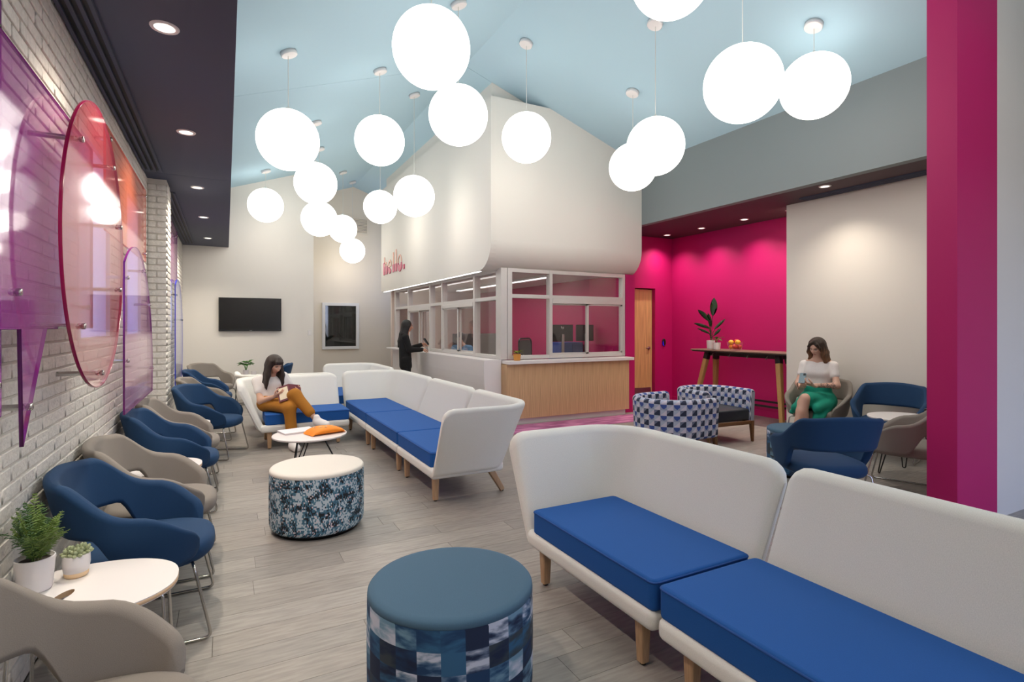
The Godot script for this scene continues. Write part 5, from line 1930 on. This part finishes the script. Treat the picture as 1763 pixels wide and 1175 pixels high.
func reader() -> void:
	# woman reading on the sofa
	var o := P(0.52, SEAT, 7.5)
	var t := thing("person", "seated woman with long dark hair, white shirt and mustard trousers reading a book", "person", o)
	var Q := func(x, y, d): return P(x, y, d) - o
	var skin := Color(0.60, 0.36, 0.26)
	var hr := Color(0.02, 0.013, 0.01)
	var hc: Vector3 = Q.call(0.545, 1.005, 7.47)
	var fw := Vector3(0.5, -0.42, 0.78)
	var up := Vector3(0.2, 0.93, 0.3)
	var sr: Vector3 = Q.call(0.345, 0.80, 7.60)
	var sl: Vector3 = Q.call(0.665, 0.845, 7.66)
	var er: Vector3 = Q.call(0.385, 0.565, 7.46)
	var wr: Vector3 = Q.call(0.535, 0.635, 7.27)
	var el: Vector3 = Q.call(0.79, 0.63, 7.56)
	var wl: Vector3 = Q.call(0.82, 0.66, 7.34)
	var hipr: Vector3 = Q.call(0.45, 0.525, 7.52)
	var hipl: Vector3 = Q.call(0.61, 0.525, 7.54)
	var knu: Vector3 = Q.call(0.75, 0.655, 7.13)
	var anu: Vector3 = Q.call(0.965, 0.37, 6.95)
	var knd: Vector3 = Q.call(0.685, 0.50, 7.11)
	var and_: Vector3 = Q.call(0.715, 0.1, 7.06)
	var nb: Vector3 = Q.call(0.515, 0.885, 7.58)
	# skin
	var mb := MB.new()
	mb.col = skin
	mb.sdf([[nb, hc + Vector3(-0.015, -0.06, -0.03), 0.05, 0.045], [sr, er, 0.042, 0.036], [er, wr, 0.037, 0.024], [sl, el, 0.042, 0.036], [el, wl, 0.037, 0.024], [nb, sr, 0.05, 0.042], [nb, sl, 0.05, 0.042], [nb, Q.call(0.52, 0.6, 7.55), 0.06, 0.1], [Q.call(0.52, 0.6, 7.55), hipr, 0.1, 0.08], [hipr, knd, 0.07, 0.05], [hipl, knu, 0.07, 0.05], [knu, anu, 0.048, 0.031], [knd, and_, 0.048, 0.031]], 0.013, 0.014)
	skull(mb, hc, fw, up, 0.98, skin, hr)
	hand(mb, wr, Vector3(0.55, 0.25, 0.45), Vector3(0.3, 0.6, -0.7), -1.0, 0.55)
	hand(mb, wl, Vector3(-0.35, 0.2, 0.75), Vector3(-0.6, 0.6, -0.3), 1.0, 0.55)
	obj("body", mb, M["skin"], t)
	# shirt
	mb = MB.new()
	mb.sdf([[Q.call(0.50, 0.78, 7.61), Q.call(0.53, 0.60, 7.56), 0.115, 0.125], [Q.call(0.43, 0.76, 7.58), Q.call(0.47, 0.58, 7.55), 0.085, 0.095], [Q.call(0.6, 0.79, 7.62), Q.call(0.6, 0.58, 7.57), 0.085, 0.095], [nb + Vector3(0, -0.03, 0), sr, 0.054, 0.05], [nb + Vector3(0, -0.03, 0), sl, 0.054, 0.05], [sr, sr.lerp(er, 0.5), 0.05, 0.054], [sl, sl.lerp(el, 0.5), 0.05, 0.054], [Q.call(0.46, 0.75, 7.53), Q.call(0.58, 0.76, 7.54), 0.07, 0.07]], 0.012, 0.016)
	obj("shirt", mb, M["cloth white"], t)
	# trousers
	mb = MB.new()
	mb.sdf([[hipr, hipl, 0.105, 0.105], [Q.call(0.49, 0.57, 7.56), Q.call(0.57, 0.57, 7.57), 0.11, 0.11], [hipr, knd, 0.092, 0.07], [hipl, knu, 0.092, 0.072], [knu, knu.lerp(anu, 0.72), 0.07, 0.062], [knd, knd.lerp(and_, 0.86), 0.068, 0.066]], 0.013, 0.016)
	obj("trousers", mb, M["cloth mustard"], t)
	shoe(t, anu + Vector3(0.01, -0.035, 0.01), anu + Vector3(0.14, -0.075, 0.13), "shoe white")
	shoe(t, and_ + Vector3(0, -0.05, 0), and_ + Vector3(0.035, -0.056, 0.2), "shoe white")
	# hair
	var sp := []
	for a in [[-0.075, 0.0, -0.02], [-0.08, -0.0, 0.015], [-0.06, -0.02, -0.07], [-0.03, -0.02, -0.085], [0.0, -0.02, -0.09], [0.035, -0.02, -0.085], [0.065, -0.02, -0.06], [0.08, 0.0, -0.02], [0.08, 0.0, 0.015]]:
		var b := Vector3(a[0], a[1], a[2])
		var z := fw.normalized()
		var x := up.cross(z).normalized()
		var y := z.cross(x)
		var p: Vector3 = hc + x * b.x + y * b.y + z * b.z
		var s2 := signf(b.x) if b.x != 0 else 0.0
		var fwdish := Vector3(0.0, 0, 0.008)
		sp.append([[Vector3(b.x * 0.8, 0.06, b.z * 0.8), 0.028], [b, 0.026], [p + Vector3(b.x * 0.25, -0.12, 0.0) + fwdish, 0.028, 1], [p + Vector3(b.x * 0.35 - 0.01, -0.22, -0.01) + fwdish * 1.6, 0.02, 1], [p + Vector3(b.x * 0.35 - 0.01, -0.29, -0.01) + fwdish * 2.0, 0.008, 1]])
	for q in [-0.045, -0.025, -0.005, 0.015, 0.035]:
		sp.append([[Vector3(q * 0.6, 0.1, 0.03), 0.018], [Vector3(q, 0.075, 0.078), 0.013], [Vector3(q * 1.25, 0.052, 0.09), 0.005]])
	obj("hair", one(func(m): m.sdf(locks(hc, fw, up, 0.98, sp), 0.008, 0.007)), M["hair dark"], t)
	# book
	var bo: Vector3 = P(0.70, 0.70, 7.18)
	var b2 := thing("open_book", "open book with dark red cover held by the reading woman", "book", bo)
	var bb := Basis(Vector3(1, 0, 0), Vector3(0, 0.78, -0.62), Vector3(0, 0.62, 0.78)) * Basis(Vector3(0, 0, 1), 0.1)
	for s in [-1.0, 1.0]:
		var tb := bb * Basis(Vector3.UP, s * 0.42)
		obj("cover", one(func(m): m.box(tb * Vector3(s * 0.075, 0, 0), Vector3(0.15, 0.215, 0.003), tb)), M["book cover"], b2)
		obj("pages", one(func(m): m.box(tb * Vector3(s * 0.071, 0, -0.008), Vector3(0.135, 0.2, 0.013), tb)), M["paper"], b2)
	var cb := bb * Basis(Vector3.UP, -0.42)
	obj("cover_print", one(func(m): m.box(cb * Vector3(-0.078, 0, 0.0022), Vector3(0.11, 0.165, 0.001), cb)), M["paper"], b2)

func phone_user() -> void:
	var o := P(6.68, 0.46, 4.3)
	var t := thing("person", "woman with wavy brown hair, white top and teal skirt looking at a phone", "person", o)
	var f := Vector3(-0.95, 0, 0.31).normalized()
	var r := Vector3.UP.cross(f).normalized() # her left
	var Q := func(a, y, c): return r * a + Vector3(0, y - 0.46, 0) + f * c
	var skin := Color(0.62, 0.38, 0.29)
	var h1 := Color(0.055, 0.03, 0.018)
	var hc: Vector3 = Q.call(0.0, 1.225, 0.02)
	var fw: Vector3 = (f * 0.86 - r * 0.28 + Vector3(0, -0.42, 0)).normalized()
	var up: Vector3 = Vector3(0, 0.93, 0) + f * 0.36
	var nb: Vector3 = Q.call(0, 1.07, -0.06)
	var sR: Vector3 = Q.call(-0.17, 1.0, -0.06)
	var sL: Vector3 = Q.call(0.17, 1.0, -0.06)
	var eR: Vector3 = Q.call(-0.215, 0.76, 0.02)
	var eL: Vector3 = Q.call(0.225, 0.76, 0.03)
	var wR: Vector3 = Q.call(-0.13, 0.72, 0.24)
	var wL: Vector3 = Q.call(0.02, 0.765, 0.25)
	var hR: Vector3 = Q.call(-0.09, 0.55, -0.03)
	var hL: Vector3 = Q.call(0.09, 0.55, -0.03)
	var kR: Vector3 = Q.call(-0.06, 0.55, 0.38)
	var kL: Vector3 = Q.call(-0.03, 0.61, 0.39)
	var aR: Vector3 = Q.call(-0.05, 0.1, 0.40)
	var aL: Vector3 = Q.call(-0.13, 0.16, 0.50)
	var mb := MB.new()
	mb.col = skin
	mb.sdf([[nb, hc + Vector3(0, -0.06, 0), 0.05, 0.045], [nb, sR, 0.05, 0.045], [nb, sL, 0.05, 0.045], [sR, eR, 0.043, 0.037], [eR, wR, 0.037, 0.025], [sL, eL, 0.043, 0.037], [eL, wL, 0.037, 0.025], [nb, Q.call(0, 0.65, -0.03), 0.06, 0.1], [Q.call(0, 0.65, -0.03), hR, 0.1, 0.08], [hR, kR, 0.075, 0.055], [hL, kL, 0.075, 0.055], [kR, kR.lerp(aR, 0.35), 0.054, 0.054], [kR.lerp(aR, 0.35), aR, 0.054, 0.032], [kL, kL.lerp(aL, 0.35), 0.054, 0.054], [kL.lerp(aL, 0.35), aL, 0.054, 0.032]], 0.013, 0.014)
	# inked forearm pattern
	for i in mb.v.size():
		var p := mb.v[i]
		var tt := clampf((p - eL).dot(wL - eL) / (wL - eL).length_squared(), -1, 2)
		if tt > 0.1 and tt < 0.85 and (p - eL.lerp(wL, tt)).length() < 0.05:
			if sin(p.x * 210.0 + sin(p.y * 160.0) * 2.0) + sin(p.z * 190.0 + p.y * 90.0) > 0.55:
				mb.c[i] = Color(0.12, 0.09, 0.08)
	skull(mb, hc, fw, up, 0.98, skin, h1)
	hand(mb, wR, f * 0.8 + r * 0.55 + Vector3(0, 0.3, 0), Vector3(0, 1, 0) - f * 0.3, -1.0, 0.5)
	hand(mb, wL, f * 0.45 - r * 0.85 + Vector3(0, 0.3, 0), Vector3(0, 0.5, 0) + f * 0.2 - r * 0.6, 1.0, 0.6)
	obj("body", mb, M["skin"], t)
	mb = MB.new()
	mb.sdf([[Q.call(-0.06, 0.93, -0.05), Q.call(-0.05, 0.74, -0.03), 0.105, 0.095], [Q.call(0.06, 0.93, -0.05), Q.call(0.05, 0.74, -0.03), 0.105, 0.095], [Q.call(-0.07, 0.9, 0.02), Q.call(0.07, 0.9, 0.02), 0.065, 0.065], [nb + Vector3(0, -0.03, 0), sR, 0.052, 0.049], [nb + Vector3(0, -0.03, 0), sL, 0.052, 0.049], [sR, sR.lerp(eR, 0.48), 0.049, 0.051], [sL, sL.lerp(eL, 0.48), 0.049, 0.051], [nb + Vector3(0, -0.02, 0), nb + Vector3(0, 0.012, 0), 0.058, 0.052]], 0.012, 0.014)
	obj("top", mb, M["cloth white"], t)
	mb = MB.new()
	mb.sdf([[Q.call(-0.05, 0.69, -0.03), Q.call(0.05, 0.69, -0.03), 0.105, 0.105], [hR, hL, 0.125, 0.125], [hR, kR.lerp(hR, 0.12), 0.108, 0.085], [hL, kL.lerp(hL, 0.12), 0.108, 0.085], [Q.call(0.13, 0.54, 0.05), Q.call(0.09, 0.5, 0.36), 0.09, 0.055], [Q.call(0.14, 0.5, 0.12), Q.call(0.13, 0.385, 0.33), 0.06, 0.035], [Q.call(0.08, 0.48, 0.25), Q.call(0.07, 0.37, 0.36), 0.05, 0.032], [Q.call(-0.12, 0.53, 0.05), Q.call(-0.16, 0.48, 0.33), 0.085, 0.05], [Q.call(-0.17, 0.48, 0.15), Q.call(-0.21, 0.42, 0.31), 0.05, 0.028], [Q.call(-0.05, 0.58, 0.3), Q.call(-0.12, 0.5, 0.37), 0.07, 0.05]], 0.012, 0.013)
	obj("skirt", mb, M["cloth teal"], t)
	shoe(t, aR + Vector3(0, -0.05, 0), aR + Vector3(0, -0.056, 0) + f * 0.2, "shoe white")
	shoe(t, aL + Vector3(0, -0.04, 0), aL + Vector3(0, -0.07, 0) + f * 0.2 - r * 0.03, "shoe white")
	var sp := []
	for q in [[-0.08, 0.0, 0.02], [-0.085, 0.0, -0.02], [-0.07, -0.02, -0.06], [-0.035, -0.02, -0.085], [0.0, -0.02, -0.095], [0.035, -0.02, -0.085], [0.07, -0.02, -0.06], [0.085, 0.0, -0.02], [0.08, 0.0, 0.02]]:
		var b := Vector3(q[0], q[1], q[2])
		var s := 1.0 if b.x >= 0 else -1.0
		sp.append([[Vector3(b.x * 0.75, 0.07, b.z * 0.6), 0.026], [b, 0.026], [b + Vector3(s * 0.018, -0.06, 0.006), 0.028], [b + Vector3(s * 0.004, -0.12, -0.004), 0.028], [b + Vector3(s * 0.022, -0.17, 0.006), 0.024], [b + Vector3(s * 0.01, -0.205, 0.0), 0.012]])
	sp.append([[Vector3(0.01, 0.11, 0.03), 0.02], [Vector3(-0.04, 0.085, 0.07), 0.014], [Vector3(-0.068, 0.045, 0.07), 0.01], [Vector3(-0.08, 0.0, 0.045), 0.01]])
	sp.append([[Vector3(0.012, 0.11, 0.03), 0.02], [Vector3(0.05, 0.08, 0.066), 0.014], [Vector3(0.072, 0.04, 0.066), 0.01], [Vector3(0.08, 0.0, 0.045), 0.01]])
	mb = MB.new()
	mb.sdf(locks(hc, fw, up, 0.98, sp), 0.008, 0.006)
	# dyed lengths: brown at the crown, copper at the ends
	for i in mb.v.size():
		var d := hc.y + 0.03 - mb.v[i].y + 0.03 * sin(mb.v[i].x * 160.0 + mb.v[i].z * 120.0)
		mb.c[i] = h1.lerp(Color(0.34, 0.15, 0.065), sm(0.0, 0.13, d))
	obj("hair", mb, M["hair brown"], t)
	obj("necklace_bar", one(func(m): m.box(Q.call(0.0, 0.955, 0.075), Vector3(0.004, 0.006, 0.05), Basis.looking_at(f, Vector3.UP))), M["laminate white"], t)
	var ph: Vector3 = o + Q.call(-0.09, 0.85, 0.30)
	var pt := thing("mobile_phone", "grey blue mobile phone held by the woman in the teal skirt", "phone", ph)
	var pb := Basis.looking_at((f * 0.75 - Vector3(0, 0.55, 0) * -1.0).normalized(), Vector3.UP)
	obj("case", one(func(m): m.slab(rect(0.074, 0.15, 0.012, 4), 0.009, 0.003, Transform3D(pb, Vector3.ZERO), 2)), M["phone"], pt)
	obj("screen", one(func(m): m.slab(rect(0.066, 0.14, 0.009, 4), 0.001, 0.0, Transform3D(pb, pb.z * 0.0052), 0)), M["screen off"], pt)
	obj("camera_bump", one(func(m): m.slab(rect(0.028, 0.03, 0.006, 3), 0.004, 0.001, Transform3D(pb, pb * Vector3(-0.018, 0.052, -0.006)), 1)), M["black plastic"], pt)

func visitor() -> void:
	var o := P(3.08, 0, 10.25)
	var t := thing("person", "standing woman with long black hair in black jacket and trousers at the counter", "person", o)
	var f := Vector3(0.96, 0, 0.2).normalized()
	var r := Vector3.UP.cross(f).normalized()
	var Q := func(a, y, c): return r * a + Vector3(0, y, 0) + f * c
	var skin := Color(0.58, 0.30, 0.2)
	var hr := Color(0.012, 0.009, 0.008)
	var hc: Vector3 = Q.call(0, 1.495, 0.04)
	var fw: Vector3 = (f + Vector3(0, -0.08, 0)).normalized()
	var nb: Vector3 = Q.call(0, 1.35, -0.01)
	var mb := MB.new()
	mb.col = skin
	var J := {"sR": Q.call(-0.165, 1.29, -0.02), "sL": Q.call(0.165, 1.29, -0.02), "eR": Q.call(-0.21, 1.05, 0.06), "eL": Q.call(0.21, 1.04, 0.06), "wR": Q.call(-0.17, 1.05, 0.29), "wL": Q.call(0.13, 1.13, 0.31), "hR": Q.call(-0.09, 0.86, 0), "hL": Q.call(0.09, 0.86, 0), "kR": Q.call(-0.09, 0.47, 0.02), "kL": Q.call(0.09, 0.47, 0.03), "aR": Q.call(-0.09, 0.09, -0.02), "aL": Q.call(0.09, 0.09, 0.0)}
	mb.sdf([[nb, hc + Vector3(0, -0.06, 0), 0.048, 0.044], [nb, J.sR, 0.05, 0.045], [nb, J.sL, 0.05, 0.045], [J.sR, J.eR, 0.042, 0.036], [J.eR, J.wR, 0.036, 0.025], [J.sL, J.eL, 0.042, 0.036], [J.eL, J.wL, 0.036, 0.025], [nb, Q.call(0, 0.95, 0), 0.06, 0.1], [J.hR, J.kR, 0.08, 0.055], [J.hL, J.kL, 0.08, 0.055], [J.kR, J.aR, 0.052, 0.035], [J.kL, J.aL, 0.052, 0.035]], 0.014, 0.014)
	skull(mb, hc, fw, Vector3.UP, 0.98, skin, hr)
	hand(mb, J.wR, f * 0.9 + r * 0.2, Vector3(0, -1, 0) + r * 0.3, 1.0, 0.5)
	hand(mb, J.wL, f * 0.9 - r * 0.2 + Vector3(0, 0.2, 0), Vector3(0, -0.6, 0) - r * 0.6, -1.0, 0.6)
	obj("body", mb, M["skin"], t)
	mb = MB.new()
	mb.sdf([[Q.call(-0.06, 1.2, -0.02), Q.call(-0.07, 0.74, 0.0), 0.105, 0.115], [Q.call(0.06, 1.2, -0.02), Q.call(0.07, 0.74, 0.0), 0.105, 0.115], [nb + Vector3(0, -0.02, 0), J.sR, 0.058, 0.058], [nb + Vector3(0, -0.02, 0), J.sL, 0.058, 0.058], [J.sR, J.eR, 0.06, 0.054], [J.eR, J.wR, 0.054, 0.042], [J.sL, J.eL, 0.06, 0.054], [J.eL, J.wL, 0.054, 0.042]], 0.013, 0.014)
	obj("jacket", mb, M["cloth black"], t)
	mb = MB.new()
	mb.sdf([[J.hR, J.kR, 0.1, 0.07], [J.hL, J.kL, 0.1, 0.07], [J.kR, J.aR, 0.07, 0.058], [J.kL, J.aL, 0.07, 0.058], [J.hR, J.hL, 0.1, 0.1]], 0.014, 0.012)
	obj("trousers", mb, M["cloth black"], t)
	shoe(t, J.aR + Vector3(0, -0.045, 0), J.aR + Vector3(0, -0.052, 0) + f * 0.2, "black plastic")
	shoe(t, J.aL + Vector3(0, -0.045, 0), J.aL + Vector3(0, -0.052, 0) + f * 0.2, "black plastic")
	var sp := []
	for q in [[-0.075, 0.0, -0.03], [-0.055, -0.01, -0.07], [-0.02, -0.02, -0.09], [0.02, -0.02, -0.09], [0.055, -0.01, -0.07], [0.075, 0.0, -0.03], [-0.078, 0.0, 0.005], [0.078, 0.0, 0.005]]:
		var b := Vector3(q[0], q[1], q[2])
		sp.append([[Vector3(b.x * 0.8, 0.07, b.z * 0.7), 0.028], [b, 0.028], [b + Vector3(b.x * 0.1, -0.14, -0.03), 0.032], [b + Vector3(0, -0.28, -0.05), 0.03], [b + Vector3(0, -0.4, -0.06), 0.012]])
	obj("hair", one(func(m): m.sdf(locks(hc, fw, Vector3.UP, 0.98, sp), 0.009, 0.008)), M["hair black"], t)

func clerk() -> void:
	var o := P(4.45, 0.5, 10.7)
	var t := thing("person", "clerk in a light blue shirt seated behind the sliding reception glass", "person", o)
	var f := Vector3(-0.75, 0, 0.66).normalized()
	var r := Vector3.UP.cross(f).normalized()
	var Q := func(a, y, c): return r * a + Vector3(0, y, 0) + f * c
	var skin := Color(0.6, 0.36, 0.27)
	var hr := Color(0.05, 0.03, 0.02)
	var hc: Vector3 = Q.call(0, 0.74, 0.1)
	var fw: Vector3 = (f + Vector3(0, -0.5, 0)).normalized()
	var up: Vector3 = Vector3.UP + f * 0.4
	var nb: Vector3 = Q.call(0, 0.59, 0.02)
	var sR: Vector3 = Q.call(-0.18, 0.53, 0)
	var sL: Vector3 = Q.call(0.18, 0.53, 0)
	var eR: Vector3 = Q.call(-0.23, 0.28, 0.08)
	var eL: Vector3 = Q.call(0.23, 0.28, 0.08)
	var wR: Vector3 = Q.call(-0.14, 0.3, 0.3)
	var wL: Vector3 = Q.call(0.14, 0.3, 0.3)
	var mb := MB.new()
	mb.col = skin
	mb.sdf([[nb, hc + Vector3(0, -0.06, 0), 0.052, 0.048], [nb, sR, 0.05, 0.045], [nb, sL, 0.05, 0.045], [sR, eR, 0.043, 0.037], [eR, wR, 0.037, 0.026], [sL, eL, 0.043, 0.037], [eL, wL, 0.037, 0.026], [nb, Q.call(0, 0.1, 0), 0.06, 0.1]], 0.014, 0.014)
	skull(mb, hc, fw, up, 0.98, skin, hr)
	hand(mb, wR, f + r * 0.2, Vector3.DOWN, 1.0, 0.4)
	hand(mb, wL, f - r * 0.2, Vector3.DOWN, -1.0, 0.4)
	obj("body", mb, M["skin"], t)
	mb = MB.new()
	mb.sdf([[Q.call(-0.07, 0.44, 0), Q.call(-0.07, 0.1, 0), 0.11, 0.115], [Q.call(0.07, 0.44, 0), Q.call(0.07, 0.1, 0), 0.11, 0.115], [nb + Vector3(0, -0.02, 0), sR, 0.058, 0.06], [nb + Vector3(0, -0.02, 0), sL, 0.058, 0.06], [sR, eR, 0.06, 0.055], [sL, eL, 0.06, 0.055], [eR, eR.lerp(wR, 0.8), 0.055, 0.042], [eL, eL.lerp(wL, 0.8), 0.055, 0.042]], 0.014, 0.014)
	obj("shirt", mb, M["cloth sky"], t)
	mb = MB.new()
	mb.sdf([[Q.call(-0.09, 0.03, 0), Q.call(-0.1, 0.03, 0.42), 0.1, 0.07], [Q.call(0.09, 0.03, 0), Q.call(0.1, 0.03, 0.42), 0.1, 0.07], [Q.call(-0.1, 0.03, 0.42), Q.call(-0.1, -0.45, 0.42), 0.07, 0.05], [Q.call(0.1, 0.03, 0.42), Q.call(0.1, -0.45, 0.42), 0.07, 0.05]], 0.016, 0.014)
	obj("trousers", mb, M["cloth black"], t)
	var sp := []
	for q in [[-0.06, 0.0, -0.05], [0.0, -0.02, -0.07], [0.06, 0.0, -0.05]]:
		var b := Vector3(q[0], q[1], q[2])
		sp.append([[Vector3(b.x, 0.06, b.z * 0.6), 0.03], [b, 0.03], [b + Vector3(0, -0.04, 0), 0.02]])
	obj("hair", one(func(m): m.sdf(locks(hc, fw, up, 0.98, sp), 0.01, 0.008)), M["hair dark"], t)
	# what the clerk sits on
	var s := thing("office_stool", "black office chair under the seated clerk", "office chair", P(4.45, 0, 10.7), 0.3)
	obj("seat", rbox(Vector3(0, 0.41, 0), Vector3(0.46, 0.06, 0.46), 0.1), M["black plastic"], s)
	obj("column", one(func(m): m.lathe([Vector2(0, 0.05), Vector2(0.03, 0.05), Vector2(0.03, 0.39), Vector2(0, 0.39)], 14)), M["steel"], s)
	for k in 5:
		var a := TAU * k / 5
		obj("base_spoke", one(func(m): leg(m, Vector3(0, 0.09, 0), Vector3(cos(a) * 0.3, 0.0, sin(a) * 0.3), 0.05, 0.03)), M["black plastic"], s)
